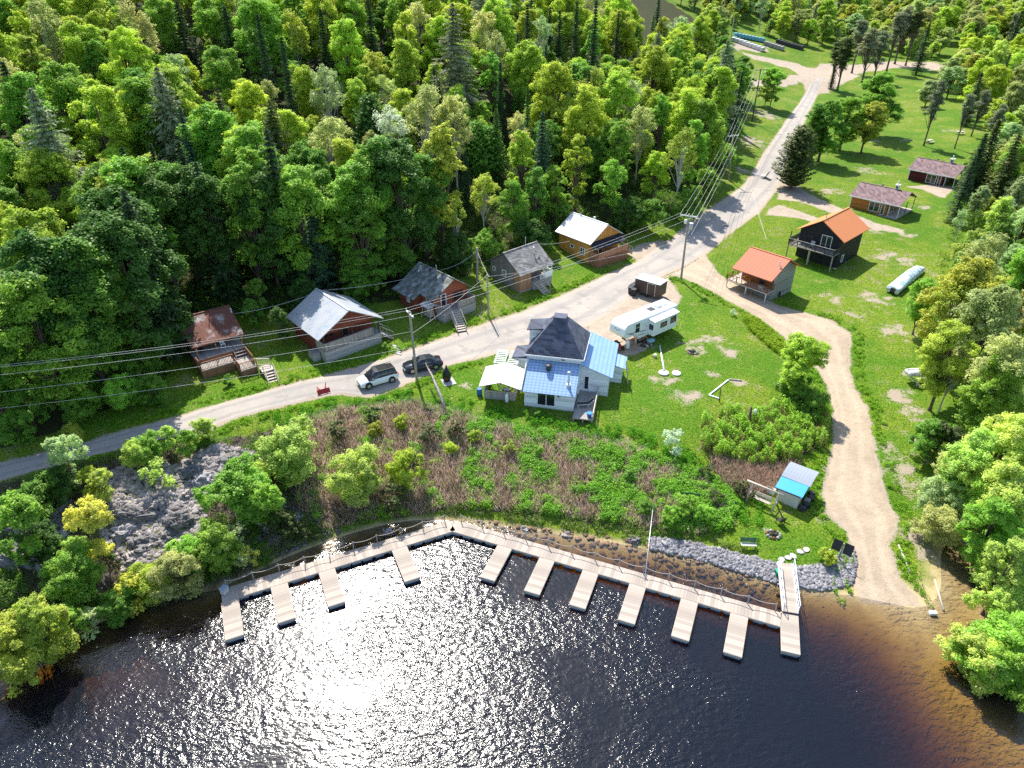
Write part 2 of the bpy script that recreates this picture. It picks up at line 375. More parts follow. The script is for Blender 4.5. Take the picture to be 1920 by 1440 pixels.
gz = gz+drough*(cheapnoise(gp, 5, 3)*.5+cheapnoise(gp, 1.8, 4)*.2)+sstep(0, 4, sdist(FOREST, gp))*cheapnoise(gp, 9, 5)*.4+sstep(0, 1.5, sdist(BRUSH, gp))*cheapnoise(gp, 2.5, 6)*.15
road_poly = np.array([p[:2] for p in ROADL]+[p[:2] for p in reversed(ROADR)]); drive_poly = np.array([p[:2] for p in DRIVEL]+[p[:2] for p in reversed(DRIVER)])
def masks(q, z):
    droad = np.maximum(sdist(road_poly, q), sdist(drive_poly, q))
    dirt = sstep(-.9, .7, droad)
    for lp in LOT: dirt = np.maximum(dirt, sstep(-1.2, .9, sdist(lp, q)))
    for a, b, rx, ry in SPOT_W:
        e = np.hypot((q[:, 0]-a)/rx, (q[:, 1]-b)/ry)+cheapnoise(q, 2.3, 77)*.7; dirt = np.maximum(dirt, .60*sstep(1.7, .1, e))
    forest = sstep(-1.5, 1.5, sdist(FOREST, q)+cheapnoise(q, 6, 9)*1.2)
    brush = np.maximum(sstep(-.8, .8, sdist(BRUSH, q)+cheapnoise(q, 3, 8)*.6), .7*sstep(-.6, .6, sdist(KNOT, q)))
    rock = sstep(-1, 1.2, sdist(LSLOPE, q)+cheapnoise(q, 4, 12))
    shore = sstep(.55, .15, z)
    return dirt, forest, brush, rock, shore
SPOT_W = [(*G(a, b)[:2], rx, ry*1.4) for a, b, rx, ry in SPOTS]
def Hn(q):
    q = np.asarray(q); return H(q)+sstep(-1, 2, sdist(LSLOPE, q))*(cheapnoise(q, 5, 3)*.5+cheapnoise(q, 1.8, 4)*.2)+sstep(0, 4, sdist(FOREST, q))*cheapnoise(q, 9, 5)*.4+sstep(0, 1.5, sdist(BRUSH, q))*cheapnoise(q, 2.5, 6)*.15
dirt, forest, brush, rock, shore = masks(gp, gz)
nx, ny = len(gx), len(gy); ii = np.arange(nx*ny).reshape(ny, nx)
quads = np.stack([ii[:-1, :-1], ii[:-1, 1:], ii[1:, 1:], ii[1:, :-1]], -1).reshape(-1, 4)

gm = bpy.data.materials.new('ground'); t = NT(gm)
geo = t.n('NewGeometry').outputs['Position']
n_big, n_mid, n_fine = t.noise(geo, .12, 4), t.noise(geo, .7, 5, .6), t.noise(geo, 6, 4, .65)
n_tiny = t.noise(geo, 22, 2, .6)
grass = t.mix(t.ramp(n_big, .38, .62), (.105, .215, .014), (.215, .275, .024))
grass = t.mix(t.ramp(t.math('ADD', t.math('MULTIPLY', n_mid, .6), t.math('MULTIPLY', n_fine, .4)), .50, .72), grass, (.27, .27, .07))
grass = t.mix(t.math('MULTIPLY', t.ramp(t.math('ADD', t.math('MULTIPLY', n_mid, .6), t.math('MULTIPLY', n_big, .4)), .53, .68), .8), grass, (.36, .30, .17))
grass = t.mix(t.ramp(n_fine, .62, .34), grass, (.03, .085, .008))
dirtc = t.mix(t.ramp(n_mid, .35, .7), (.42, .345, .27), (.34, .275, .21))
dirtc = t.mix(t.math('MULTIPLY', t.ramp(n_tiny, .5, .75), .5), dirtc, (.26, .2, .15))
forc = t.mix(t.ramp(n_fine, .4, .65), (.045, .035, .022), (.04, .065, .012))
brc = t.mix(t.ramp(n_fine, .4, .65), (.16, .115, .08), (.06, .08, .02))
rkc = t.mix(t.ramp(n_mid, .38, .62), (.07, .06, .05), (.17, .15, .135)); rkc = t.mix(t.ramp(n_fine, .55, .7), rkc, (.06, .07, .03))
sand = t.mix(t.ramp(n_mid, .4, .7), (.50, .39, .21), (.38, .28, .15))
def msk(a, w=.9, lo=.42, hi=.58):
    at_ = t.attr(a); x = t.math('ADD', at_, t.math('MULTIPLY', t.math('MULTIPLY', t.math('MULTIPLY', at_, 4.0, clamp=True), w), t.math('SUBTRACT', t.math('ADD', t.math('MULTIPLY', n_mid, .6), t.math('MULTIPLY', n_fine, .4)), .5)))
    return t.ramp(x, lo, hi)
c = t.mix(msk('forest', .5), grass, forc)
c = t.mix(msk('brush', .6), c, brc); c = t.mix(msk('rock', .6), c, rkc)
c = t.mix(msk('dirt', 1.9, .38, .68), c, dirtc)
sx = t.n('SeparateXYZ'); t.l(geo, sx.inputs[0])
c = t.mix(t.ramp(t.math('ADD', sx.outputs[2], t.math('MULTIPLY', n_mid, .3)), .42, .12), c, sand)
hb = t.math('ADD', t.math('MULTIPLY', n_fine, .6), t.math('MULTIPLY', n_tiny, .4))
t.princ(c, .95, 0, t.bump(hb, .7, .12), .1)
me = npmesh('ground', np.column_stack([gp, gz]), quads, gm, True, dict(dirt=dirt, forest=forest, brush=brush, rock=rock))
tag(link('ground', me), kind='structure')

# ------------------------------------------------------------------ road and ramp: draped strips
def resample(line, n):
    a = np.array([q[:2] for q in line]); s = np.concatenate([[0], np.cumsum(np.hypot(*np.diff(a, axis=0).T))]); u = np.linspace(0, s[-1], n)
    return np.stack([np.interp(u, s, a[:, 0]), np.interp(u, s, a[:, 1])], 1)
def strip(name, L, Rr, n, m_, mtl, dz, rag=.15):
    a, b = resample(L, n), resample(Rr, n)
    if rag:
        a = a+np.stack([cheapnoise(a, 1.7, 31), cheapnoise(a, 1.3, 32)], 1)*rag; b = b+np.stack([cheapnoise(b, 1.5, 33), cheapnoise(b, 1.9, 34)], 1)*rag
    u = np.linspace(0, 1, m_)[None, :, None]; q = a[:, None]*(1-u)+b[:, None]*u; q = q.reshape(-1, 2)
    z = H(q)+dz; e = np.tile(np.minimum(np.linspace(0, 1, m_), np.linspace(1, 0, m_)), n)
    z -= (e == 0)*(dz+.05)+np.repeat(sstep(n-1-n*.035, n-1, np.arange(n)), m_)*(dz+.12)
    k = np.arange(n*m_).reshape(n, m_)
    f = np.stack([k[:-1, :-1], k[:-1, 1:], k[1:, 1:], k[1:, :-1]], -1).reshape(-1, 4)
    o = link(name, npmesh(name, np.column_stack([q, z]), f, mtl, True, dict(edge=e))); return tag(o, kind='structure')
rm = bpy.data.materials.new('old_asphalt'); t = NT(rm); geo = t.n('NewGeometry').outputs['Position']
a1, a2, a3 = t.noise(geo, .25, 4), t.noise(geo, 1.6, 5, .6), t.noise(geo, 18, 3, .6)
c = t.mix(t.ramp(a1, .35, .65), (.40, .355, .31), (.335, .305, .275)); c = t.mix(t.ramp(a2, .5, .75), c, (.42, .37, .31)); tk = t.ramp(t.math('ABSOLUTE', t.math('SUBTRACT', t.attr('edge'), .27)), .10, .02); c = t.mix(t.math('MULTIPLY', tk, .5), c, (.25, .235, .22)); c = t.mix(t.math('MULTIPLY', t.ramp(t.noise(geo, .55, 3, .5), .60, .66), .45), c, (.22, .205, .19))
c = t.mix(t.math('MULTIPLY', t.ramp(a3, .5, .7), .4), c, (.22, .2, .18))
crk = t.n('TexVoronoi', feature='DISTANCE_TO_EDGE'); crk.inputs['Scale'].default_value = .35; vm = t.n('VectorMath', operation='ADD'); cs = t.n('CombineXYZ'); t.l(a2, cs.inputs[0]); t.l(a2, cs.inputs[1]); t.l(geo, vm.inputs[0]); t.l(cs.outputs[0], vm.inputs[1]); t.l(vm.outputs[0], crk.inputs['Vector'])
c = t.mix(t.math('MULTIPLY', t.ramp(crk.outputs['Distance'], .02, .0), .15), c, (.16, .14, .12))
c = t.mix(t.ramp(t.math('ADD', t.attr('edge'), t.math('MULTIPLY', t.math('SUBTRACT', a2, .5), .25)), .14, .03), c, (.42, .34, .26))
t.princ(c, .9, 0, t.bump(a3, .4, .02), .2)
strip('road', ROADL, ROADR, 420, 15, rm, .05)
dm = bpy.data.materials.new('packed_sand'); t = NT(dm); geo = t.n('NewGeometry').outputs['Position']
a1, a2, a3 = t.noise(geo, .3, 4), t.noise(geo, 1.4, 6, .65), t.noise(geo, 14, 4, .65)
tk = t.ramp(t.math('ABSOLUTE', t.math('SUBTRACT', t.attr('edge'), t.math('MULTIPLY_ADD', a1, .2, .2))), .11, .02)
c = t.mix(t.ramp(a1, .35, .65), (.46, .365, .265), (.38, .30, .22)); c = t.mix(t.math('MULTIPLY', tk, .45), c, (.53, .43, .32)); c = t.mix(t.math('MULTIPLY', t.ramp(a2, .52, .72), .6), c, (.33, .26, .18)); c = t.mix(t.math('MULTIPLY', t.ramp(a3, .52, .7), .45), c, (.27, .21, .15))
t.princ(c, .95, 0, t.bump(t.math('ADD', t.math('MULTIPLY', a2, 2), a3), .8, .08), .1)
strip('dirt_drive', DRIVEL, DRIVER, 260, 15, dm, .035, .3)

# ------------------------------------------------------------------ lake: rippled surface over tea-coloured water
wm = bpy.data.materials.new('lake_water'); t = NT(wm); geo = t.n('NewGeometry').outputs['Position']
mp = t.n('Mapping'); mp.inputs['Rotation'].default_value = (0, 0, R(-14)); mp.inputs['Scale'].default_value = (.75, 1.25, 1); t.l(geo, mp.inputs[0])
w1 = t.noise(mp.outputs[0], 1.9, 3, .5, .4); w2 = t.noise(mp.outputs[0], 5.2, 3, .55, .6)
mp2 = t.n('Mapping'); mp2.inputs['Location'].default_value = (3.7, 9.2, 0); mp2.inputs['Rotation'].default_value = (0, 0, R(28)); t.l(geo, mp2.inputs[0])
calm = t.ramp(t.noise(mp2.outputs[0], .085, 3, .5, .3), .36, .60)
amp = t.math('MULTIPLY_ADD', calm, .75, .25)
hgt = t.math('MULTIPLY', t.math('ADD', w1, t.math('MULTIPLY', w2, .30)), amp)
bp = t.n('Bump'); bp.inputs['Strength'].default_value = 1; bp.inputs['Distance'].default_value = .098; t.l(hgt, bp.inputs['Height'])
fr = t.n('Fresnel'); fr.inputs['IOR'].default_value = 1.45; t.l(bp.outputs[0], fr.inputs['Normal'])
tr = t.n('BsdfTransparent'); gl = t.n('BsdfGlossy'); gl.inputs['Roughness'].default_value = .14; t.l(bp.outputs[0], gl.inputs['Normal'])
mx = t.n('MixShader'); t.l(fr.outputs[0], mx.inputs[0]); t.l(tr.outputs[0], mx.inputs[1]); t.l(gl.outputs[0], mx.inputs[2]); wd_ = t.n('BsdfDiffuse'); wd_.inputs[0].default_value = (.05, .078, .14, 1); mw = t.n('MixShader'); mw.inputs[0].default_value = .08; t.l(tr.outputs[0], mw.inputs[1]); t.l(wd_.outputs[0], mw.inputs[2]); t.l(mw.outputs[0], mx.inputs[1])
t.l(mx.outputs[0], t.out.inputs[0])
va = t.n('VolumeAbsorption'); va.inputs['Color'].default_value = (.66, .51, .03, 1); va.inputs['Density'].default_value = 1.9; t.l(va.outputs[0], t.out.inputs['Volume'])
b = MB().box(-260, 260, -150, 75, -9, 0)
tag(b.build('lake_water', wm), kind='structure')
# ------------------------------------------------------------------ trees
def unit(v): return v/np.maximum(np.linalg.norm(v, axis=-1, keepdims=True), 1e-9)
def leaves_mesh(name, c, nrm, size, var, m, asp=.8, tang=None):
    """diamond leaves (one face each) at c with normals nrm"""
    n = len(c); nrm = unit(nrm)
    a = rng.normal(size=(n, 3)) if tang is None else tang
    t1 = unit(a-(a*nrm).sum(1, keepdims=True)*nrm); t2 = np.cross(nrm, t1)
    s = np.asarray(size).reshape(-1, 1)*np.ones((n, 1))
    v = np.stack([c+t1*s, c+t2*s*asp, c-t1*s, c-t2*s*asp], 1).reshape(-1, 3)
    return npmesh(name, v, np.arange(4*n).reshape(n, 4), m, False, dict(var=np.repeat(var, 4)))
def dirs(n, up=0.0):
    d = rng.normal(size=(n, 3)); d[:, 2] += up; return unit(d)
LIB = {}
def trunk_mesh(name, Ht, r, limbs, m, lean=.3, n=7, stop=.85):
    mb = MB(); a = random.uniform(0, 6.28)
    path = [(math.cos(a)*lean*k*k*.5, math.sin(a)*lean*k*k*.5, Ht*stop*k) for k in (0, .06, .25, .5, .75, 1)]
    mb.tube(path, [r*1.5, r, r*.85, r*.62, r*.4, r*.15], n, False)
    for L in limbs:
        p = Vector(L); z0 = max(p.z*.55-.3, Ht*.12); q = Vector((p.x*.08, p.y*.08, z0)); mid = q.lerp(p, .5)+Vector((0, 0, .08*p.length*.4))
        mb.tube([q, mid, p], [r*.42, r*.26, r*.07], 5, False)
    me = bpy.data.meshes.new(name); me.from_pydata(mb.v, [], mb.f); me.polygons.foreach_set('use_smooth', mb.sm); me.materials.append(m); return me
def broad(key, Ht=16, Rr=4.2, base=.25, lobes=11, clumps=13, nleaf=75, leaf=.19, m=None, bark=None, flat=.75, airy=0, tr=.24, shape=.5):
    """leafy crown: limbs carry lobes, lobes carry clumps, clumps carry leaves"""
    zc, hz_ = Ht*(base+1)/2, Ht*(1-base)/2
    d = dirs(lobes, .25); d[0] = (0, 0, 1)
    rad = rng.uniform(.52, .95, lobes); rad[0] = .8
    lc = d*rad[:, None]*np.array([Rr*.92, Rr*.92, hz_])*np.array([1, 1, .86])
    w = 1-shape*np.clip(lc[:, 2]/hz_, -1, 1)**2*.5; lc[:, :2] *= w[:, None]; lc[:, 2] += zc
    lr = rng.uniform(.26, .40, lobes)*Rr; lr[0] *= .8
    C, N, V = [], [], []
    for i in range(lobes):
        k = int(clumps*(lr[i]/(.38*Rr))**2)+3
        cd = dirs(k, .55); cc = lc[i]+cd*lr[i]*rng.uniform(.6, 1.08, (k, 1))*np.array([1, 1, .85])
        for j in range(k):
            nl = int(nleaf*rng.uniform(.6, 1.3)); rc = lr[i]*rng.uniform(.28, .5)
            dd = dirs(nl, .45); rr = rc*rng.uniform(.25, 1, (nl, 1))**(.45)
            rr = rr*np.where(rng.random((nl, 1)) < .22, rng.uniform(1, 1.7, (nl, 1)), 1); C.append(cc[j]+dd*rr*np.array([1, 1, flat])); N.append(dd*.4+cd[j]*.25+np.array([0, 0, .85])+rng.normal(size=(nl, 3))*.42)
            V.append(np.clip(rng.normal(.5, .16, nl)+rng.normal(0, .12), 0, 1))
    C, N, V = np.concatenate(C), np.concatenate(N), np.concatenate(V)
    low = C[:, 2] < Ht*.05; C, N, V = C[~low], N[~low], V[~low]
    if airy: kp = rng.random(len(C)) > airy; C, N, V = C[kp], N[kp], V[kp]
    LIB[key] = (leaves_mesh(key+'_crown', C, N, leaf*rng.uniform(.7, 1.25, len(C)), V, m or LEAF), trunk_mesh(key+'_trunk', Ht, tr*Ht/16, lc, bark or BARK), Ht)
def conifer(key, Ht=16, Rr=2.9, base=.06, lev=26, per=9, step=.30, leaf=.30, droop=.35, m=None, power=.85, ragged=.15, tr=.2, narrow=.30, curl=.25, fill=1.0):
    C, N, T, V = [], [], [], []
    for i in range(lev):
        f = i/(lev-1); z = Ht*(base+(1-base)*f**.93); L = Rr*(1-f)**power*(1 if f > .12 else .75+2*f)+.12
        for k in range(per):
            a = 6.283*(k+random.random()*.9)/per+i*1.1; l = L*random.uniform(1-ragged*2, 1+ragged); n = max(3, int(l/step))
            s = np.linspace(.12, 1, n); out = np.array([math.cos(a), math.sin(a), 0]); sd_ = np.array([-math.sin(a), math.cos(a), 0])
            base_p = out*(s*l)[:, None]+np.array([0, 0, 1])*(z-droop*l*s+curl*l*s*s*s)[:, None]
            wv = np.clip(random.uniform(.4, .8), 0, 1)
            for side in (-1, 0, 1):
                fan = (.10+.36*l*(1-s)*fill)[:, None]*side*sd_
                c = base_p+fan*.6-np.array([0, 0, 1])*(abs(side)*.04)
                tv = out*(.7 if side else 1)+sd_*side*.8+np.array([0, 0, -.35])
                C.append(c+rng.normal(size=c.shape)*.05); T.append(np.repeat(tv[None], n, 0)+rng.normal(size=c.shape)*.25)
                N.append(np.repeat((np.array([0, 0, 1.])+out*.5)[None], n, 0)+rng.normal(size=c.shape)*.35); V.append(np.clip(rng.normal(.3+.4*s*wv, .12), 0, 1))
    C, N, T, V = map(np.concatenate, (C, N, T, V))
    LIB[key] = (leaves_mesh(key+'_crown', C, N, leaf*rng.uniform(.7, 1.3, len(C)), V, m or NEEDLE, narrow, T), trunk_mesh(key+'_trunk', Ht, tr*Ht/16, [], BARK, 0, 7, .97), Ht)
def pine(key, Ht=17, Rr=3.2, base=.42, n=34, leaf=.22):
    C, N, V, lim = [], [], [], []
    for i in range(n):
        f = random.random()**.8; z = Ht*(base+(1-base)*f); L = Rr*(1-f*.75)*random.uniform(.35, 1.0); a = random.uniform(0, 6.28)
        e = np.array([math.cos(a)*L, math.sin(a)*L, z+L*.12]); lim.append(e)
        for q in range(3):
            c0 = e*np.array([1-.25*q, 1-.25*q, 1])+rng.normal(size=3)*.25; nl = 90
            d = dirs(nl, .3); C.append(c0+d*np.array([.95, .95, .42])*rng.uniform(.3, 1, (nl, 1))); N.append(d*.4+np.array([0, 0, .6])+rng.normal(size=(nl, 3))*.4); V.append(np.clip(rng.normal(.45, .18, nl), 0, 1))
    C, N, V = map(np.concatenate, (C, N, V))
    LIB[key] = (leaves_mesh(key+'_crown', C, N, leaf*rng.uniform(.7, 1.3, len(C)), V, NEEDLE, .35), trunk_mesh(key+'_trunk', Ht, .22, lim, BARK, .5, 7, .97), Ht)
for i in range(4): broad(f'maple{i}', 17, 3.9+.2*i, .0+.02*i, 30+2*i, 14, 105, .125, flat=.8)
for i in range(2): broad(f'tall{i}', 17, 3.0, .0, 28, 11, 90, .12, shape=.9)
for i in range(2): broad(f'tall{i+2}', 18, 2.7+.3*i, .02, 34, 9, 90, .12, shape=.95, airy=.08)
for i in range(2): broad(f'aspen{i}', 16, 3.2, .3, 20, 10, 52, .12, bark=PALEBARK, airy=.15, flat=.9, tr=.17)
for i in range(2): broad(f'sparse{i}', 15, 3.1, .3, 18, 10, 48, .11, bark=PALEBARK, airy=.2, flat=1, tr=.18)
for i in range(3): broad(f'bush{i}', 5, 2.3, .02, 20, 10, 120, .066, flat=.9, tr=.12)
for i in range(2): broad(f'sapling{i}', 6, 1.7, .05, 16, 9, 110, .066, flat=.95, shape=1, tr=.12)
broad('wispy0', 4, 1.7, .02, 8, 9, 30, .10, airy=.2, flat=1, tr=.10); broad('low0', 1.6, 1.1, -.1, 7, 8, 40, .09, flat=.8, tr=.06)
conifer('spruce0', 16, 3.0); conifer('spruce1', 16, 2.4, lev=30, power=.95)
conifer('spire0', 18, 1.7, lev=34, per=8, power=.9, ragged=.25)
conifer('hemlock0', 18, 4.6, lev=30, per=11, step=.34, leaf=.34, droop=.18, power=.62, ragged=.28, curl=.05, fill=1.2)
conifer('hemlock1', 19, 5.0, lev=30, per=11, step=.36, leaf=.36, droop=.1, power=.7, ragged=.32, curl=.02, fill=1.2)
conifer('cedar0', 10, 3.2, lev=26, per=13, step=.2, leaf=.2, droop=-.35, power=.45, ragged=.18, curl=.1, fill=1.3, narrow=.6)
pine('pine0'); pine('pine1', 18, 2.8, .5)

ONES = ['', 'one', 'two', 'three', 'four', 'five', 'six', 'seven', 'eight', 'nine', 'ten', 'eleven', 'twelve', 'thirteen', 'fourteen', 'fifteen', 'sixteen', 'seventeen', 'eighteen', 'nineteen']
TENS = ['', '', 'twenty', 'thirty', 'forty', 'fifty', 'sixty', 'seventy', 'eighty', 'ninety']
def word(n):
    n = int(max(1, min(99, n))); return ONES[n] if n < 20 else TENS[n//10]+('-'+ONES[n % 10] if n % 10 else '')
def where(p):
    x, y = proj(p); return f"{word(round(x/19.2))} percent across and {word(round(y/14.4))} percent down"
KINDS = {'maple': ('maple_tree', 'tree'), 'tall': ('broadleaf_tree', 'tree'), 'aspen': ('aspen_tree', 'tree'), 'sparse': ('birch_tree', 'tree'), 'bush': ('leafy_bush', 'bush'), 'sapling': ('young_tree', 'tree'), 'wispy': ('wispy_shrub', 'bush'), 'low': ('low_shrub', 'bush'),
         'spruce': ('spruce_tree', 'tree'), 'spire': ('spire_spruce', 'tree'), 'hemlock': ('hemlock_tree', 'tree'), 'cedar': ('cedar_tree', 'tree'), 'pine': ('pine_tree', 'tree')}
GREENS = {'bright yellow-green': (.40, .49, .055), 'fresh green': (.25, .40, .05), 'mid green': (.165, .30, .04), 'deep green': (.085, .17, .03), 'yellow-olive': (.38, .42, .06), 'pale olive': (.42, .45, .16),
          'golden': (.50, .49, .09), 'pale grey-green': (.36, .45, .20), 'whitish': (.55, .60, .44), 'blue-green': (.05, .105, .052), 'dark green': (.045, .085, .03), 'dusty grey-green': (.22, .25, .13), 'dark olive': (.085, .11, .03), 'lime green': (.41, .50, .11)}
PLACED = []; SHOW = []
def tree(lib, g, look, place, scale=1.0, rz=None, group=None, lean=0, sx=None, sink=.15, nm_=None):
    k = lib.rstrip('0123456789'); nm, cat = KINDS[k]; nm = nm_ or nm; crown, trunk, Ht = LIB[lib]
    o = thing(nm, None, cat, (g[0], g[1], g[2]-sink), random.uniform(0, 6.28) if rz is None else rz)
    s = scale; o.scale = (s*(sx or 1), s*(sx or 1), s)
    if lean: o.rotation_euler[0] = lean
    kind = KINDS[k][0].replace('_', ' ')
    o['label'] = f"{look} {kind} {place}, {where((g[0], g[1], g[2]+Ht*s*.6))}"
    o['group'] = group or f"{kind}s {place}"
    c = link('crown', crown, o); cc = GREENS[look]; j = random.uniform(.86, 1.14); c.color = (cc[0]*j*random.uniform(.9, 1.1), cc[1]*j, cc[2]*j, 1)
    link('trunk', trunk, o)
    PLACED.append((g[0], g[1], 4.0*s if Ht > 10 else 1.5*s)); return o
def tops(s, place, group=None):
    """lib,look,px,py,h[,sx] with px,py the pixel of the top"""
    for q in s.split(';'):
        q = q.strip()
        if not q: continue
        w = [x.strip() for x in q.split(',')]; h = float(w[4])
        g = GT(float(w[2]), float(w[3]), h); dd_ = math.hypot(g[0], g[1]); kk_ = F/(dd_*CP+(CZ-g[2])*SP)
        if h > 9: SHOW.append((float(w[2]), float(w[3]), proj((g[0], g[1], g[2]+h*.5))[1], dd_, kk_*h*.22))
        tree(w[0], g, w[1], place, h/LIB[w[0]][2], None, group, sx=float(w[5]) if len(w) > 5 else None)
# trees one can pick out, from their tops
tops("""hemlock0,dusty grey-green,293,128,19;hemlock1,dusty grey-green,58,168,20;hemlock1,dusty grey-green,848,8,23;spire0,dark green,527,70,18;spire0,dark green,1118,2,21;spire0,dark green,1160,22,17;spire0,dark green,1082,2,20;
spruce0,blue-green,577,366,13,1.25;spire0,dark green,938,118,15;spire0,dark green,4,118,17,1.6;cedar0,mid green,893,228,10;cedar0,mid green,918,236,9;cedar0,deep green,690,178,11;spruce1,deep green,1195,48,13;spruce1,dark green,1050,20,15;
hemlock0,dark olive,505,190,15;spire0,dark green,482,28,18;spruce1,dark green,600,18,16;spruce1,dark green,690,2,16;spruce0,dark green,420,12,15,1.3;spruce0,dark green,330,3,15,1.3;spruce1,deep green,930,205,12;spruce0,blue-green,240,560,8""", 'in the hillside forest')
tops("""sparse0,whitish,728,192,17;aspen0,pale olive,795,153,18;aspen1,pale olive,850,165,17;sparse1,whitish,815,300,9;sparse0,pale grey-green,605,118,15;sparse1,pale olive,715,130,12;aspen0,yellow-olive,540,12,16;
maple0,fresh green,470,212,19,1.0;maple1,bright yellow-green,435,222,16;tall0,fresh green,460,250,18;maple2,bright yellow-green,130,20,17;maple3,bright yellow-green,215,40,17;maple0,bright yellow-green,160,140,18;maple1,fresh green,250,125,18;maple2,fresh green,400,70,16;
maple1,bright yellow-green,640,22,17;tall1,bright yellow-green,755,0,18;maple0,bright yellow-green,745,58,16;maple3,bright yellow-green,825,25,16;tall0,mid green,665,345,15,1.25;tall1,mid green,590,265,15;
maple2,bright yellow-green,990,60,18;maple3,bright yellow-green,1040,110,18;maple0,bright yellow-green,1100,140,18;maple1,bright yellow-green,1160,120,18;maple2,bright yellow-green,1230,70,18;maple3,bright yellow-green,1310,22,19;maple0,bright yellow-green,1350,110,18;maple1,fresh green,1330,170,17;
tall0,bright yellow-green,980,225,15;tall1,bright yellow-green,1085,240,14;tall0,fresh green,1165,208,15;aspen0,yellow-olive,1285,235,15;tall1,fresh green,1310,205,16;tall0,fresh green,1245,160,16;aspen1,pale olive,1205,190,15;
aspen1,yellow-olive,905,318,11;aspen0,yellow-olive,855,365,9;sapling0,fresh green,1155,295,11;tall1,mid green,1005,300,12;maple2,bright yellow-green,30,370,16;maple3,bright yellow-green,65,270,15;aspen0,pale olive,215,370,14;maple0,mid green,310,285,17;tall1,deep green,380,330,16;
sparse0,pale olive,155,440,10;sapling1,yellow-olive,905,330,8;maple1,fresh green,20,120,17;maple2,fresh green,90,95,17""", 'in the hillside forest')
tops("""maple0,fresh green,1672,126,16,1.5;maple1,fresh green,1600,172,13,1.4;maple2,mid green,1562,178,14,1.3;maple3,yellow-olive,1640,185,12,1.2;maple1,mid green,1540,215,10,1.3;cedar0,dark olive,1508,236,12,1.05;pine0,dusty grey-green,1768,152,14.5;pine1,dusty grey-green,1822,178,12;
pine1,dusty grey-green,1620,38,17,1.6;pine0,dusty grey-green,1640,55,16,1.6;pine1,dusty grey-green,1690,25,19,1.5;pine0,dusty grey-green,1705,14,19,1.4;pine1,dark olive,1725,22,18,1.4;pine0,dusty grey-green,1660,60,15,1.5;pine0,dark olive,1592,72,15,1.6;pine1,dark olive,1575,80,13,1.7;spruce1,dark green,1570,110,9;spruce1,dark green,1745,40,17;
sapling1,fresh green,1458,122,11,1.5;sapling0,lime green,1445,135,9,1.5""", 'beside the far road')
tops("""spruce1,dark olive,1875,225,14,1.6;spruce1,dark green,1850,250,12,1.5;spruce0,dark olive,1912,250,14,1.4;spruce0,dark green,1812,135,0.1""".rsplit(';', 1)[0]+""";spruce1,dark green,1842,136,13;spruce1,dark green,1895,100,14;spruce0,dark green,1830,290,12;maple2,pale grey-green,1795,118,10,1.5;maple1,pale grey-green,1750,145,8,1.5;maple3,lime green,1890,70,15;
maple1,pale grey-green,1850,345,7;maple0,pale grey-green,1895,362,8;sparse0,pale grey-green,1810,390,6;maple2,yellow-olive,1835,462,15;aspen0,pale olive,1870,432,15;aspen1,yellow-olive,1800,520,12;maple3,fresh green,1748,517,8.5,.95;maple0,yellow-olive,1810,590,12;maple2,pale olive,1890,520,15;aspen1,pale olive,1905,610,14;maple1,fresh green,1900,660,12;
maple3,lime green,1905,770,12;maple0,lime green,1865,790,11;maple2,lime green,1915,850,11;maple1,fresh green,1885,930,9;maple0,lime green,1915,1010,9,.9;sparse1,pale olive,1800,840,7;bush0,pale grey-green,1790,905,5;bush1,pale grey-green,1825,850,5;bush2,mid green,1765,790,5;bush0,pale olive,1780,950,4.5;bush1,fresh green,1880,1020,5;bush2,lime green,1885,1085,5,.9;
bush0,fresh green,1895,1175,5.5,1.3;bush1,lime green,1860,1215,4.5,1.3;bush2,fresh green,1915,1235,5;aspen0,pale olive,1810,640,9;sapling1,lime green,1880,680,8;maple2,fresh green,1900,890,9;bush2,dark olive,1790,800,5""", 'in the creek woods')
tops("""maple2,bright yellow-green,1517,622,8.6,1.25;bush2,mid green,1500,700,4,1.1;bush1,mid green,1540,735,3.5""", 'beside the sandy drive')
tops("""bush1,lime green,540,790,6.5,1.12;bush0,lime green,655,848,6.2,0.98;bush2,bright yellow-green,758,842,5.2,0.78;wispy0,dark olive,745,905,4,1.01;bush2,fresh green,425,875,6.5,1.08;sapling1,fresh green,490,905,6,0.98;sapling1,golden,152,938,7.8,0.90;bush0,fresh green,112,1035,5.2,1.01;maple1,yellow-olive,38,1122,8,0.87;bush2,yellow-olive,20,1150,7,0.98;bush1,pale olive,325,1035,5,0.98;bush0,yellow-olive,270,1065,4,1.01;wispy0,yellow-olive,228,1085,4,1.01;bush1,fresh green,385,985,4.8,1.01;wispy0,pale grey-green,425,1000,4.4,1.01;sapling0,lime green,305,800,3.6,1.01;bush0,fresh green,262,815,3.6,1.01;wispy0,lime green,288,868,3.6,1.01;sapling1,pale grey-green,105,815,7,0.87;sapling0,lime green,175,880,4.5,1.01;sapling1,fresh green,12,930,8,1.01;bush2,fresh green,125,1140,3.2,1.01;bush0,mid green,210,1112,3.4,1.01;bush1,fresh green,470,890,5,1.01;bush2,dark olive,525,960,3,1.01;wispy0,dark olive,570,985,3,1.01;sapling0,fresh green,340,805,4,1.01;bush0,lime green,250,825,3.4,1.01;bush1,mid green,60,900,4.5,1.01;bush2,deep green,90,880,4,1.01;wispy0,golden,460,1030,2.6,1.01;bush0,fresh green,350,1005,4,1.01;wispy0,pale grey-green,150,1150,3,1.01;bush1,deep green,60,1000,4,1.01;sapling0,bright yellow-green,155,880,4,1.01;wispy0,fresh green,540,850,3,1.01""", 'on the rocky bank')
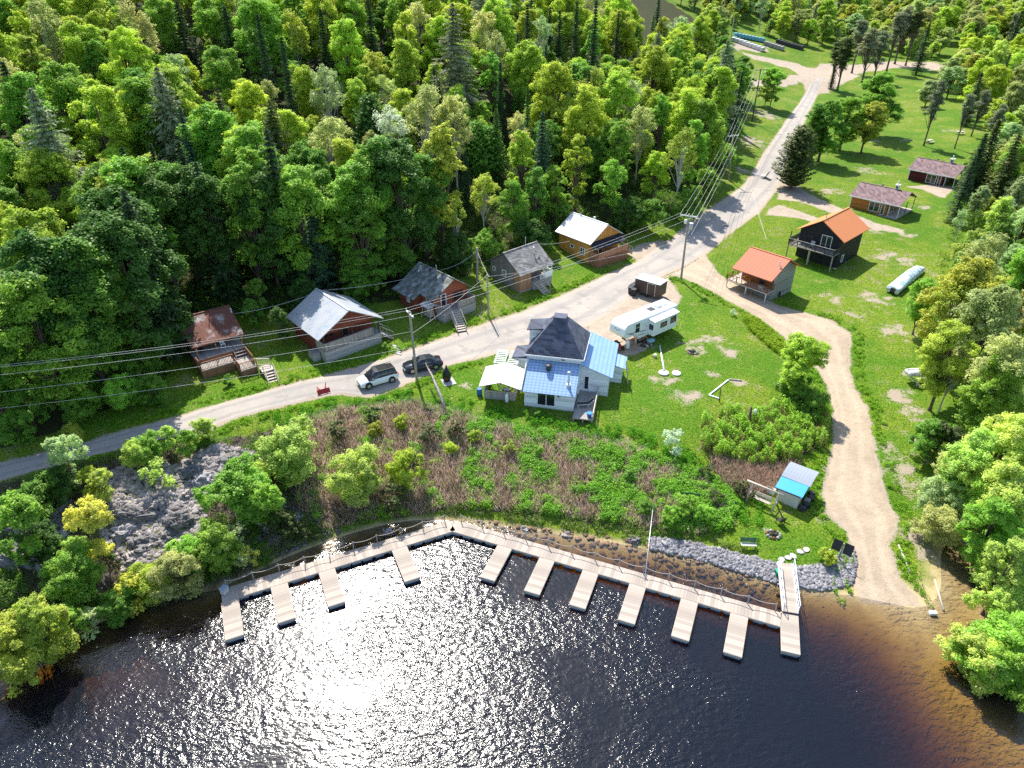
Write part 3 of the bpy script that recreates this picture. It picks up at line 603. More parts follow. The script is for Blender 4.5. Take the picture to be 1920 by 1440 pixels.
tops("""wispy0,dark olive,700,760,2.2,1.3;wispy0,dark olive,630,785,2.4,1.3;bush1,bright yellow-green,752,775,2.0;bush0,yellow-olive,700,790,1.9;wispy0,dark olive,860,790,2.4,1.2;wispy0,yellow-olive,960,830,2;wispy0,dark olive,810,800,2.4,1.4;bush2,fresh green,1290,930,2.6;bush0,fresh green,1325,955,2.3;bush1,fresh green,1260,950,2.2;bush2,mid green,1215,940,1.9;wispy0,whitish,1262,812,3.2;wispy0,dark olive,1390,905,1.8,1.4;wispy0,dark olive,1350,925,1.8,1.4;bush0,bright yellow-green,1556,1032,1.6,1.1;
wispy0,whitish,1378,578,1.2;low0,fresh green,735,748,.9;low0,deep green,805,765,1.0;low0,deep green,835,775,1;low0,mid green,1010,775,1;wispy0,dark olive,1330,880,1.8,1.3;bush1,mid green,1180,880,1.6;bush2,bright yellow-green,890,810,1.8;bush0,bright yellow-green,845,830,1.7;wispy0,dark olive,780,850,2,1.4;bush1,fresh green,1010,840,1.5""", 'on the brushy bank')
tops("""sapling0,mid green,470,560,4.5;sapling1,deep green,520,575,5;bush0,deep green,560,520,5;bush1,mid green,660,500,5;bush2,mid green,700,470,6;bush0,mid green,740,450,6;bush1,deep green,850,440,6;bush2,fresh green,905,430,5;bush0,deep green,1000,410,6;sapling0,mid green,1060,375,6;bush1,deep green,1180,370,6;bush2,mid green,1230,370,6;bush0,mid green,1290,350,6;bush1,fresh green,1330,315,6;bush2,fresh green,1360,265,6;sapling0,mid green,470,520,6;
bush0,mid green,250,640,5;bush1,fresh green,180,660,5;bush2,mid green,100,650,6;sapling1,fresh green,45,610,8;bush0,fresh green,220,700,4.5;bush1,mid green,280,700,4;bush2,mid green,30,720,5;bush0,fresh green,140,730,4;low0,mid green,425,705,1.3;bush1,deep green,300,560,7;sapling0,fresh green,210,590,7;bush2,fresh green,75,560,7;bush0,yellow-olive,130,795,2.5;bush1,mid green,20,770,4;low0,fresh green,720,640,1.2""", 'at the forest edge')
# the rest of the forest, tree by tree
def hides(x, y, z, h, r):
    d = math.hypot(x, y); cx, cy_ = proj((x, y, z+h*.6)); k = F/max(d*CP+(CZ-z)*SP, 1); top = proj((x, y, z+h))[1]
    for ex, etop, emid, ed_, er in SHOW:
        if d < ed_-1 and abs(cx-ex) < er*.6+r*k*.75 and top < emid and proj((x, y, z))[1] > etop: return True
    return False
def farenough(x, y, d):
    for a, b, r in PLACED:
        if (a-x)**2+(b-y)**2 < (d*.5+r*.5)**2: return False
    return True
RUBP = wpoly("165,905;235,870;330,870;420,835;480,850;470,900;380,960;400,1010;330,1060;230,1070;190,1000")
# a tall row along the forest edge behind the western cabins
ed = np.array([G(*q)[:2] for q in pl("-120,900;60,818;180,772;290,737;312,700")]+[(-46, 79), (-38, 83.), (-30, 85.5), (-24, 87), (-16, 91), (-9, 96)])
for i, (x, y) in enumerate(resample(ed, 30)):
    x += random.uniform(-1.5, 1.5)-1.2; y += random.uniform(0.6, 4.5)
    lib, look = random.choice((('tall0', 'fresh green'), ('tall1', 'mid green'), ('maple0', 'mid green'), ('maple1', 'fresh green'), ('maple2', 'deep green'), ('tall0', 'yellow-olive'), ('spruce0', 'dark green')))
    tree(lib, (x, y, hz(x, y)), look, 'at the forest edge', random.uniform(16, 21)/LIB[lib][2])
for i in range(46):
    q = LSLOPE[rng.integers(len(LSLOPE))]*.55+LSLOPE[rng.integers(len(LSLOPE))]*.45+rng.normal(size=2)*1.5
    if not inside(LSLOPE, q[None])[0] or inside(RUBP, q[None])[0] or not farenough(q[0], q[1], 2): continue
    lib = random.choice(('bush0', 'bush1', 'bush2', 'sapling0', 'wispy0')); tree(lib, (q[0], q[1], float(Hn(q[None])[0])), random.choice(('fresh green', 'lime green', 'lime green', 'mid green', 'yellow-olive')), 'on the rocky bank', random.uniform(1.6, 3.2)/LIB[lib][2])
cand = rng.uniform((-150, 60), (75, 330), (9000, 2))
cand = cand[np.argsort(np.hypot(cand[:, 0], cand[:, 1]))]
fd = sdist(FOREST, cand); cz_ = H(cand); nfill = 0
tone = cheapnoise(cand, 45, 21); tone2 = cheapnoise(cand, 20, 22)
for (x, y), d, z, tn, t2 in zip(cand, fd, cz_, tone, tone2):
    if d < 1.2 or nfill >= 330: continue
    px, py = proj((x, y, z+12))
    if px < -110 or px > 1960 or py < -40 or proj((x, y, z))[1] < -70: continue
    far = math.hypot(x, y); need = 5.3 if far < 150 else 6.6 if far < 200 else 8.2
    if not farenough(x, y, need): continue
    edge = d < 3; r = random.random()
    h = random.uniform(9, 14) if edge else random.uniform(14, 20)
    if r < .13: lib, look = random.choice(('spruce0', 'spruce1', 'spire0')), random.choice(('dark green', 'dark green', 'blue-green', 'deep green'))
    elif r < .17: lib, look = random.choice(('hemlock0', 'hemlock1')), random.choice(('dusty grey-green', 'dark olive'))
    elif r < .27: lib, look = random.choice(('aspen0', 'aspen1', 'sparse0')), random.choice(('pale olive', 'yellow-olive', 'pale grey-green'))
    elif r < .56: lib, look = random.choice(('tall0', 'tall1', 'tall2', 'tall3')), random.choice(('fresh green', 'mid green', 'bright yellow-green', 'bright yellow-green', 'yellow-olive'))
    else: lib, look = random.choice(('maple0', 'maple1', 'maple2', 'maple3')), ('bright yellow-green' if tn+t2*.5 > -.12 else 'fresh green' if r < .85 else 'mid green')
    w_ = 1 if lib[:3] in ('spi', 'spr', 'hem') else random.uniform(.88, 1.12)
    while h > 7.5 and hides(x, y, z, h, 4*h/17*w_): h -= 1.2
    if h <= 7.5: continue
    tree(lib, (x, y, z), look, 'in the hillside forest', h/LIB[lib][2], sx=w_); nfill += 1
# woods on the far side of the valley
cand = rng.uniform((55, 150), (520, 760), (9000, 2)); cand = cand[np.argsort(np.hypot(cand[:, 0], cand[:, 1]))]
OPEN = [wpoly("1365,66;1410,62;1500,85;1535,95;1570,118;1700,112;1790,114;1790,134;1700,140;1600,165;1560,260;1470,360;1380,330;1385,240;1410,180;1385,130"), wpoly("1560,190;1680,150;1740,140;1770,190;1800,262;1800,330;1790,400;1560,380"), wpoly("1780,0;1920,0;1920,22;1800,30")]
cz_ = H(cand); nfar = 0
cl = np.zeros(len(cand), bool)
for q in OPEN: cl |= sdist(q, cand) > -2
fo = sdist(FOREST, cand) > 0
for (x, y), z, c0, f0 in zip(cand, cz_, cl, fo):
    if c0 or f0 or nfar >= 330: continue
    px, py = proj((x, y, z+6))
    if px < 1150 or px > 2010 or py < -30: continue
    far = math.hypot(x, y)
    if not farenough(x, y, 5.2 if far < 250 else 7.5 if far < 400 else 11): continue
    r = random.random()  # the pale looks below also carry distance haze in the leaf colour
    if r < .05: lib, look = random.choice(('spruce1', 'pine0', 'spruce0')), random.choice(('dark green', 'dark olive', 'dusty grey-green'))
    elif r < .55: lib, look = random.choice(('maple0', 'maple1', 'maple2')), random.choice(('bright yellow-green', 'lime green', 'pale olive'))
    else: lib, look = random.choice(('maple1', 'aspen1', 'maple3', 'tall0')), random.choice(('pale olive', 'yellow-olive', 'pale grey-green', 'bright yellow-green'))
    h = random.uniform(7, 13)*(1 if far < 350 else 1.3)
    tree(lib, (x, y, z), look, 'across the valley', h/LIB[lib][2], sx=1.25, nm_='valley_tree'); nfar += 1
# gaps in the creek woods
cand = rng.uniform((60, 25), (150, 150), (2500, 2)); WOODR = np.concatenate([wpoly("1805,300;1800,430;1775,480;1780,560;1780,640;1812,720;1775,800;1765,900;1805,985;1890,1010;1920,1120;1970,1240"), np.array([(140, 30.), (170, 150)])])
dd = sdist(WOODR, cand); cz_ = H(cand); nw = 0
for (x, y), d, z in zip(cand, dd, cz_):
    px, py = proj((x, y, z+4))
    if d < 1 or px > 2060 or nw > 75 or not farenough(x, y, 3.6): continue
    h = random.uniform(3.5, 6) if d < 5 else random.uniform(7, 13)
    lib = random.choice(('bush0', 'bush1', 'bush2')) if h < 6.1 else random.choice(('maple0', 'maple1', 'aspen0', 'maple2', 'tall0'))
    tree(lib, (x, y, z), random.choice(('fresh green', 'lime green', 'yellow-olive', 'pale olive', 'mid green', 'pale grey-green')), 'in the creek woods', h/LIB[lib][2]); nw += 1
# ------------------------------------------------------------------ building kit (all in the building's own frame: x along the front, y to the back)
def bld(name, label, cat, o, az, z, group=None):
    return thing(name, label, cat, (o[0], o[1], z), math.pi/2-R(az), group)
def window(root, x, y, z, w, h, face='f', frame=WHITE, panes=2, glass=GLASS, name='window', t=.09, bar=True):
    """face f: looks to -y, b: +y, l: -x, r: +x; x,y,z the middle of the bottom edge on the wall"""
    d = {'f': (0, -1), 'b': (0, 1), 'l': (-1, 0), 'r': (1, 0)}[face]
    ux, uy = (1, 0) if face in 'fb' else (0, 1)
    mb = MB(); f = .09
    def bx(u0, u1, z0, z1, o0, o1, q):
        xs = sorted((x+ux*u0+d[0]*o0, x+ux*u1+d[0]*o1)); ys = sorted((y+uy*u0+d[1]*o0, y+uy*u1+d[1]*o1)); q.box(xs[0], xs[1], ys[0], ys[1], z0, z1)
    bx(-w/2, w/2, z, z+f, 0, t, mb); bx(-w/2, w/2, z+h-f, z+h, 0, t, mb)
    bx(-w/2, -w/2+f, z+f, z+h-f, 0, t, mb); bx(w/2-f, w/2, z+f, z+h-f, 0, t, mb)
    if bar:
        for i in range(1, panes): u = -w/2+w*i/panes; bx(u-f*.4, u+f*.4, z+f, z+h-f, 0, t*.9, mb)
    fr = mb.build(name, frame, root)
    q = MB(); bx(-w/2+f, w/2-f, z+f, z+h-f, -.05, t*.45, q); q.build('pane', glass, fr)
    return fr
def gable(root, x0, x1, y0, y1, ze, zr, wall, roof, ax='x', over=.4, zb=-.6, ridge=.5, th=.1, ze2=None, wallname='wall', trim=None, over2=None):
    """ridge along ax; ze eave height (first side), ze2 the other; ridge at fraction across"""
    ze2 = ze if ze2 is None else ze2; g = over if over2 is None else over2
    a0, a1, b0, b1 = (y0, y1, x0, x1) if ax == 'x' else (x0, x1, y0, y1)
    rm_ = a0+(a1-a0)*ridge
    if wall: MB().prism([(a0, zb), (a1, zb), (a1, ze2), (rm_, zr), (a0, ze)], ax, b0, b1).build(wallname, wall, root)
    s1 = (zr-ze)/(rm_-a0); s2 = (zr-ze2)/(a1-rm_); k = th+.01
    A, B = (a0-over, ze-s1*over+k), (rm_, zr+k); D = (a1+over, ze2-s2*over+k)
    p = (lambda u, z, t: (t, u, z)) if ax == 'x' else (lambda u, z, t: (u, t, z))
    rf = MB()
    prof = [A, B, D, (D[0], D[1]-th), (B[0], B[1]-th), (A[0], A[1]-th)]
    n = 6; pts = [p(u, z, t_) for t_ in (b0-g, b1+g) for u, z in prof]
    rf.poly(pts, [(0, 1, 4, 5), (1, 2, 3, 4), (6, 11, 10, 7), (7, 10, 9, 8), (0, 6, 7, 1), (1, 7, 8, 2), (5, 4, 10, 11), (4, 3, 9, 10), (0, 5, 11, 6), (2, 8, 9, 3)])
    r_ = rf.build('roof', roof, root)
    MB().bar(p(rm_, zr+k+.02, b0-g), p(rm_, zr+k+.02, b1+g), .22, .05).build('ridge_cap', trim or roof, r_)
    return r_
def railing(root, path, m, h=.9, gap=.16, name='railing', solid=False, post=.09):
    mb = MB()
    for a, b in zip(path[:-1], path[1:]):
        a, b = Vector(a), Vector(b); L = (b-a).length; up = Vector((0, 0, 1))
        mb.bar(a+up*h, b+up*h, post, .06); mb.bar(a+up*.1, b+up*.1, .06, .06)
        k = max(1, round(L/1.5))
        for i in range(k+1): q = a.lerp(b, i/k); mb.bar(q, q+up*(h-.03), post)
        n = int(L/gap)
        for i in range(1, n):
            q = a.lerp(b, i/n); w = gap*.98 if solid else .05
            d = (b-a).normalized(); mb.obox(q+up*(h*.5+.04), w, .035, h-.2, math.atan2(d.y, d.x))
    return mb.build(name, m, root)
def deck(root, x0, x1, y0, y1, z, m, skirt=None, zb=-1.2, th=.12, name='deck', posts=True, legm=None):
    d = MB().box(x0, x1, y0, y1, z-th, z).build(name, m, root)
    if skirt:
        s = MB(); w = .06
        s.box(x0+.03, x1-.03, y0+.03, y0+.03+w, zb, z-th); s.box(x0+.03, x0+.03+w, y0+.03+w, y1-.03, zb, z-th); s.box(x1-.03-w, x1-.03, y0+.03+w, y1-.03, zb, z-th)
        s.build('skirting', skirt, d)
    elif posts:
        for x in (x0+.1, (x0+x1)/2, x1-.1):
            MB().box(x-.07, x+.07, y0+.06, y0+.2, zb, z-th).build('post', legm or m, d)
    return d
def stairs(root, x, y, z, w, n, rise, run, m, az=-90, rail=None, name='stairs'):
    """from the top (x,y,z) stepping down towards az (degrees in the building's frame)"""
    a = R(az); d = Vector((math.cos(a), math.sin(a), 0)); mb = MB()
    for i in range(n): mb.obox(Vector((x, y, z-rise*(i+1)-.03))+d*run*(i+.5), run*.95, w, .06, a)
    s = Vector((-d.y, d.x, 0)); e = Vector((x, y, z))+d*run*n-Vector((0, 0, rise*n))
    for k in (-1, 1): mb.bar(Vector((x, y, z-.15))+s*k*w/2, e+s*k*w/2+Vector((0, 0, -.12)), .05, .22)
    st = mb.build(name, m, root)
    if rail:
        for k in (-1, 1):
            q = MB(); p0, p1 = Vector((x, y, z))+s*k*w/2, e+s*k*w/2
            q.bar(p0+Vector((0, 0, .9)), p1+Vector((0, 0, .9)), .06)
            for f in (0, .5, 1): r_ = p0.lerp(p1, f); q.bar(r_-Vector((0, 0, .1)), r_+Vector((0, 0, .9)), .06)
            q.build('handrail', rail, st)
    return st
def pipe(root, x, y, z, h, r, m, cap=True, name='chimney'):
    mb = MB().tube([(x, y, z-.3), (x, y, z+h)], r, 10)
    if cap: mb.tube([(x, y, z+h+.06), (x, y, z+h+.12), (x, y, z+h+.2)], [r*1.7, r*1.6, r*.3], 10); mb.tube([(x, y, z+h-.02), (x, y, z+h+.06)], r*.5, 6)
    return mb.build(name, m, root)
def posts(root, pts, zb, zt, m, w=.1):
    for x, y in pts: MB().box(x-w/2, x+w/2, y-w/2, y+w/2, zb, zt).build('post', m, root)

RUST = mat('rusty_tin', (.16, .065, .045), .7, .3, .8, 'rib', .45, 'x', (.33, .31, .30), .1, .2, -.1)
BLUETIN = mat('blue_grey_tin', (.40, .46, .54), .42, .12, .9, 'rib', .4, 'y', (.50, .52, .54), .35, .4, .5, .15)
WHITETIN = mat('white_tin', (.72, .73, .75), .45, .08, .5, 'rib', .45, 'y', None, .1, .4, .5, .12)
MOSSY = mat('lichen_shingle', (.30, .32, .31), .9, .2, 1.2, 'shingle', .22, 'y', (.13, .14, .12), 0, .2, .45)
GREYSH = mat('grey_shingle', (.27, .265, .25), .9, .2, 1.0, 'shingle', .16, 'z', (.19, .18, .17), 0, .2, .4)
SALMON = mat('salmon_tin', (.56, .20, .125), .75, .05, .4, 'rib', .6, 'x', None, 0, .08, .5, .1)
ORTIN = mat('orange_tin', (.60, .23, .10), .75, .05, .4, 'rib', .6, 'y', None, 0, .08, .5, .1)
BROWNSH = mat('brown_shingle', (.20, .135, .135), .9, .22, 1.5, 'shingle', .16, 'z')
NAVYSH = mat('slate_blue_shingle', (.085, .095, .13), .9, .1, 1.5, 'shingle', .26, 'z')
BLUETILE = mat('blue_tile_metal', (.30, .45, .66), .38, .04, 1.2, 'tile', .17, 'z', (.30, .44, .63), .25, .5, .1, .5)
REDBROWN = mat('red_brown_board', (.20, .055, .030), .85, .2, 1.5, 'board', .2, 'z')
RUSTWALL = mat('rust_brown_board', (.24, .095, .035), .85, .2, 1.5, 'board', .2, 'z')
REDORANGE = mat('red_orange_board', (.30, .085, .045), .85, .15, 1.5, 'board', .2, 'z')
DARKRED = mat('dark_red_board', (.10, .016, .018), .8, .15, 1.5, 'board', .2, 'z')
ORWOOD = mat('orange_pine_board', (.60, .28, .065), .75, .18, 1.2, 'board', .22, 'xy')
ORLOG = mat('orange_log', (.44, .155, .035), .75, .15, 1.2, 'board', .22, 'z')
WEATHER = mat('weathered_board', (.21, .19, .18), .9, .3, 1.5, 'board', .2, 'xy')
GREYLOG = mat('grey_log', (.30, .30, .30), .9, .3, 1.5, 'board', .24, 'z'); BLACKLOG = mat('black_log', (.022, .022, .027), .7, .25, 1.5, 'board', .24, 'z')
SIDING = mat('white_siding', (.72, .75, .78), .6, .02, 1, 'board', .3, 'z', None, 0, .3, .5, .25); NAVY = plain('navy_wall', (.012, .02, .035), .6)
CINDER = mat('grey_block', (.36, .35, .34), .9, .1, .8, 'board', .3, 'z')

# 1 the rusty-roofed cabin above the road
r = bld('wooden_cabin', 'red-brown cabin with a rusty tin roof and stepped wooden deck', 'cabin', (-36.2, 69.9), 54, 5.5, 'holiday cabins')
gable(r, .45, 5.7, .3, 7.0, 2.6, 4.55, None, RUST, 'x', .35, -.6, .54)
MB().prism([(1.9, -.6), (6.9, -.6), (6.9, 2.55), (3.9, 4.3), (1.9, 3.2)], 'x', .45, 5.6).build('wall', RUSTWALL, r)
MB().box(-.55, .42, 3.6, 6.6, -.6, 2.2).build('lean_to', RUSTWALL, r); MB().slab([(-.95, 3.3, 2.35), (.5, 3.3, 2.9), (.5, 6.9, 2.9), (-.95, 6.9, 2.35)], .1).build('lean_to_roof', GREYSH, r)
MB().bar((-.98, 3.25, 2.3), (.5, 3.25, 2.85), .06, .2).build('fascia', WHITE, r)
window(r, 2.0, 1.9, 1.7, 1.5, .9, 'f', REDDECK); window(r, 4.9, 1.9, 1.7, .8, .9, 'f', REDDECK); window(r, 3.4, 1.9, 1.35, .8, 1.75, 'f', REDDECK, 1, name='door')
d = deck(r, .1, 5.7, -.9, 1.9, 1.35, GREYWOOD, REDDECK, -.8, name='porch_deck')
d = deck(r, .1, 3.75, -2.75, -.93, .85, GREYWOOD, REDDECK, -.9); d2 = deck(r, 3.78, 5.7, -4.6, -.93, .45, GREYWOOD, REDDECK, -1.1, name='landing')
stairs(r, 5.0, -.93, 1.3, 1.4, 3, .26, .3, GREYWOOD)
railing(r, [(.15, -.9, .85), (.15, -2.7, .85), (3.7, -2.7, .85)], REDDECK, .95); railing(r, [(3.8, -2.8, .45), (3.8, -4.55, .45), (5.65, -4.55, .45)], REDDECK); railing(r, [(5.65, -3.6, .45), (5.65, -1, .45)], REDDECK)
railing(r, [(5.7, -4.5, .45), (7.0, -5.0, .3)], PALEWOOD); d3 = deck(r, 5.75, 7.1, -6.0, -4.62, .3, PALEWOOD, REDDECK, -1.2, name='landing')
stairs(r, 6.45, -6.0, .25, 1.1, 6, .18, .34, PALEWOOD, -95, PALEWOOD)
posts(r, [(.5, -.7), (2.6, -.7), (5.55, -.7)], 1.35, 2.55, REDDECK)
for i, x in enumerate((3.6, 1.2)):
    b = MB().box(x-.25, x+.25, .3, .8, 1.75, 1.83).box(x-.25, x+.25, .75, .82, 1.83, 2.2)
    for u in (-.22, .22):
        for v in (.33, .77): b.box(x+u-.02, x+u+.02, v-.02, v+.02, 1.35, 1.75)
    o = b.build('porch_chair', WHITE if i == 0 else BLACK); o.matrix_world = Matrix.Translation(r.location)@Matrix.Rotation(r.rotation_euler.z, 4, 'Z')
    tag(o, ('white' if i == 0 else 'black')+' chair on the porch of the rusty-roofed cabin', 'chair', 'porch chairs')
pipe(r, 5.9, 3.0, 3.6, .9, .07, ALU, name='vent_pipe')

# 2 dark red cabin under a pale blue metal roof
r = bld('wooden_cabin', 'dark red cabin with a pale blue-grey metal roof and grey walled porch', 'cabin', (-21.9, 71.1), 49, 5.5, 'holiday cabins')
gable(r, .55, 8.2, .9, 7.9, 2.9, 5.05, None, BLUETIN, 'y', .55, -.7, .5, over2=.55)
MB().prism([(.6, -.7), (8.1, -.7), (8.1, 2.85), (4.375, 5.0), (.6, 2.85)], 'y', 2.2, 7.9).build('wall', REDBROWN, r)
MB().poly([(.6, .9, 2.8), (8.1, .9, 2.8), (4.375, .9, 4.95), (.6, 1.0, 2.8), (8.1, 1.0, 2.8), (4.375, 1.0, 4.95)], [(0, 1, 2), (5, 4, 3), (0, 3, 4, 1), (1, 4, 5, 2), (2, 5, 3, 0)]).build('gable_board', REDBROWN, r)
deck(r, .5, 8.1, .1, 2.2, 1.1, GREYWOOD, CINDER, -.8, name='porch_deck'); railing(r, [(.55, 2.1, 1.1), (.55, .15, 1.1), (7.0, .15, 1.1)], GREYWOOD, 1.0, .15, solid=True)
posts(r, [(.65, .3), (4.4, .3), (7.95, .3)], 1.1, 2.9, DARKMETAL); stairs(r, 8.1, .8, 1.05, 1.3, 5, .24, .33, GREYWOOD, -10, GREYWOOD)
window(r, 2.2, 2.2, 1.7, 1.3, .9, 'f', REDBROWN); window(r, 6.2, 2.2, 1.9, 1.0, .8, 'f', REDBROWN); window(r, 4.4, 2.2, 1.15, .85, 1.75, 'f', REDDECK, 1, name='door'); window(r, .6, 5, 1.0, .9, .8, 'l', REDBROWN)
deck(r, -.5, .45, 1.2, 2.6, .7, GREYWOOD, CINDER, -.7, name='side_step')

# 3 red-orange cabin with the lichen-covered roof
r = bld('wooden_cabin', 'red-orange cabin with a lichen-spotted grey roof and long front steps', 'cabin', (-9.9, 82.2), 47, 5.5, 'holiday cabins')
gable(r, .5, 5.9, .6, 7.0, 2.8, 4.5, REDORANGE, MOSSY, 'y', .55, -.6, .54, over2=.6)
MB().box(-.75, .48, 3.3, 6.6, -.6, 2.1).build('side_wing', REDBROWN, r); MB().slab([(-1.3, 2.9, 2.15), (.0, 2.9, 2.62), (.0, 7.6, 2.62), (-1.3, 7.6, 2.15)], .1).build('side_wing_roof', MOSSY, r)
window(r, .48, 1.9, 1.5, .75, .8, 'l'); window(r, 4.3, .6, 1.3, 1.6, 1.15, 'f', REDBROWN); window(r, 1.9, .6, .95, .9, 1.8, 'f', WHITE, 1, name='door'); window(r, -.75, 4.6, 1.1, .6, .6, 'l')
deck(r, .55, 6.0, -1.1, .58, .9, GREYWOOD, CINDER, -.8, name='porch_deck'); railing(r, [(.6, .5, .9), (.6, -1.05, .9), (1.6, -1.05, .9)], GREYWOOD); railing(r, [(3.0, -1.05, .9), (5.95, -1.05, .9), (5.95, .5, .9)], GREYWOOD, .85, .15, solid=True)
stairs(r, 2.3, -1.1, .85, 1.2, 9, .15, .36, PALEWOOD, -112, GREYWOOD); pipe(r, 2.9, 4.4, 4.2, .5, .12, DARKMETAL); pipe(r, 5.3, 6.3, 3.3, .6, .06, ALU, name='vent_pipe')
tw_ = thing('garden_swing', 'white framed swing seat beside the red-orange cabin with lichen-spotted roof', 'swing', (r.location.x, r.location.y, 5.3), r.rotation_euler.z)
tw_.location = r.matrix_basis@Vector((-.35, 1.0, -.2))
f_ = MB()
for y in (-.9, .9): f_.bar((-.45, y, 0), (0, y, 2.1), .07); f_.bar((.45, y, 0), (0, y, 2.1), .07); f_.bar((-.3, y, .7), (.3, y, .7), .05)
f_.bar((0, -1.0, 2.1), (0, 1.0, 2.1), .08); f_.build('frame', PALEWOOD, tw_)
s_ = MB().box(-.3, .25, -.7, .7, .55, .6)
s_.slab([(.22, -.7, .6), (.42, -.7, 1.15), (.42, .7, 1.15), (.22, .7, .6)], .05).build('seat', PALEWOOD, tw_)
MB().slab([(-.6, -1.0, 1.95), (.6, -1.0, 2.15), (.6, 1.0, 2.15), (-.6, 1.0, 1.95)], .03).build('canopy', CURTAIN, tw_)

# 4 weathered grey cabin
r = bld('wooden_cabin', 'weathered grey board cabin with a grey shingle roof and white porch panel', 'cabin', (1.2, 90.2), 47, 5.4, 'holiday cabins')
gable(r, .5, 6.0, .5, 6.9, 2.8, 4.85, None, GREYSH, 'x', .5, -.6, .47, over2=.55)
MB().prism([(1.9, -.6), (6.8, -.6), (6.8, 2.75), (3.45, 4.8), (1.9, 3.7)], 'x', .5, 5.9).build('wall', WEATHER, r); MB().box(.5, 2.6, .6, 1.88, -.6, 2.75).build('porch_room', mat('brown_board', (.36, .20, .11), .85, .2, 2, 'board', .2, 'xy'), r)
MB().box(.45, 5.95, .55, 6.85, -.7, -.1).build('foundation', CINDER, r)
deck(r, 2.62, 6.3, .1, 1.88, .85, GREYWOOD, CINDER, -.8, name='porch_deck'); MB().box(4.9, 6.3, .02, .08, .9, 1.8).build('white_panel', WHITE, r); railing(r, [(4.0, .12, .85), (4.85, .12, .85)], WHITE); railing(r, [(6.25, .2, .85), (6.25, 1.8, .85)], WHITE)
posts(r, [(6.2, .15)], .85, 2.7, WHITE); stairs(r, 3.3, .1, .8, 1.1, 6, .2, .32, PALEWOOD, -85, GREYWOOD)
window(r, .5, 3.9, 1.2, .8, 1.0, 'l'); window(r, .5, 6.0, 1.5, .6, .6, 'l', WHITE, 1); window(r, 3.6, 1.9, .9, .8, 1.75, 'f', REDBROWN, 1, name='door'); window(r, 5.0, 1.9, 1.5, 1.0, .9, 'f')
pipe(r, 4.6, 2.2, 3.9, .9, .1, ALU); pipe(r, 4.9, 1.5, 3.4, .25, .16, DARKMETAL, False, 'roof_vent'); pipe(r, 4.7, 4.0, 4.6, 1.3, .035, ALU, False, 'antenna_mast')

# 5 orange pine cabin with white metal roof
r = bld('wooden_cabin', 'orange pine cabin with a shiny white metal roof and dark awning', 'cabin', (11.7, 100.9), 49, 5.3, 'holiday cabins')
gable(r, .4, 6.9, .5, 7.1, 3.3, 5.3, ORWOOD, WHITETIN, 'y', .42, -.9, .5, over2=.5)
window(r, .4, 1.9, .9, 1.0, 1.15, 'l'); window(r, .4, 4.1, 1.4, .8, .55, 'l', WHITE, 1); window(r, 4.8, .5, 1.9, 1.6, .6, 'f'); window(r, 2.6, .5, 1.15, .9, 1.8, 'f', REDDECK, 1, name='door')
MB().slab([(.2, .48, 3.15), (6.9, .48, 3.15), (6.9, -1.1, 2.5), (.2, -1.1, 2.5)], .09).build('awning', mat('black_shingle', (.03, .03, .04), .9, .25, 2, 'shingle', .15, 'z'), r)
deck(r, .4, 7.2, -1.35, .48, .95, REDDECK, REDDECK, -.9, name='porch_deck'); railing(r, [(.45, .4, .95), (.45, -1.3, .95), (7.15, -1.3, .95)], mat('pinkish_board', (.45, .22, .13), .8, .15, 2, 'board', .16, 'xy'), .95, .17, solid=True); posts(r, [(.5, -1.2), (3.8, -1.2), (7.05, -1.2)], .95, 2.45, REDDECK)
stairs(r, 7.2, -.4, .9, 1.2, 5, .2, .3, REDDECK, 0, PALEWOOD); pipe(r, 4.2, 3.3, 5.0, .5, .13, ALU); pipe(r, 3.6, 5.7, 5.2, .4, .07, ALU, name='vent_pipe')

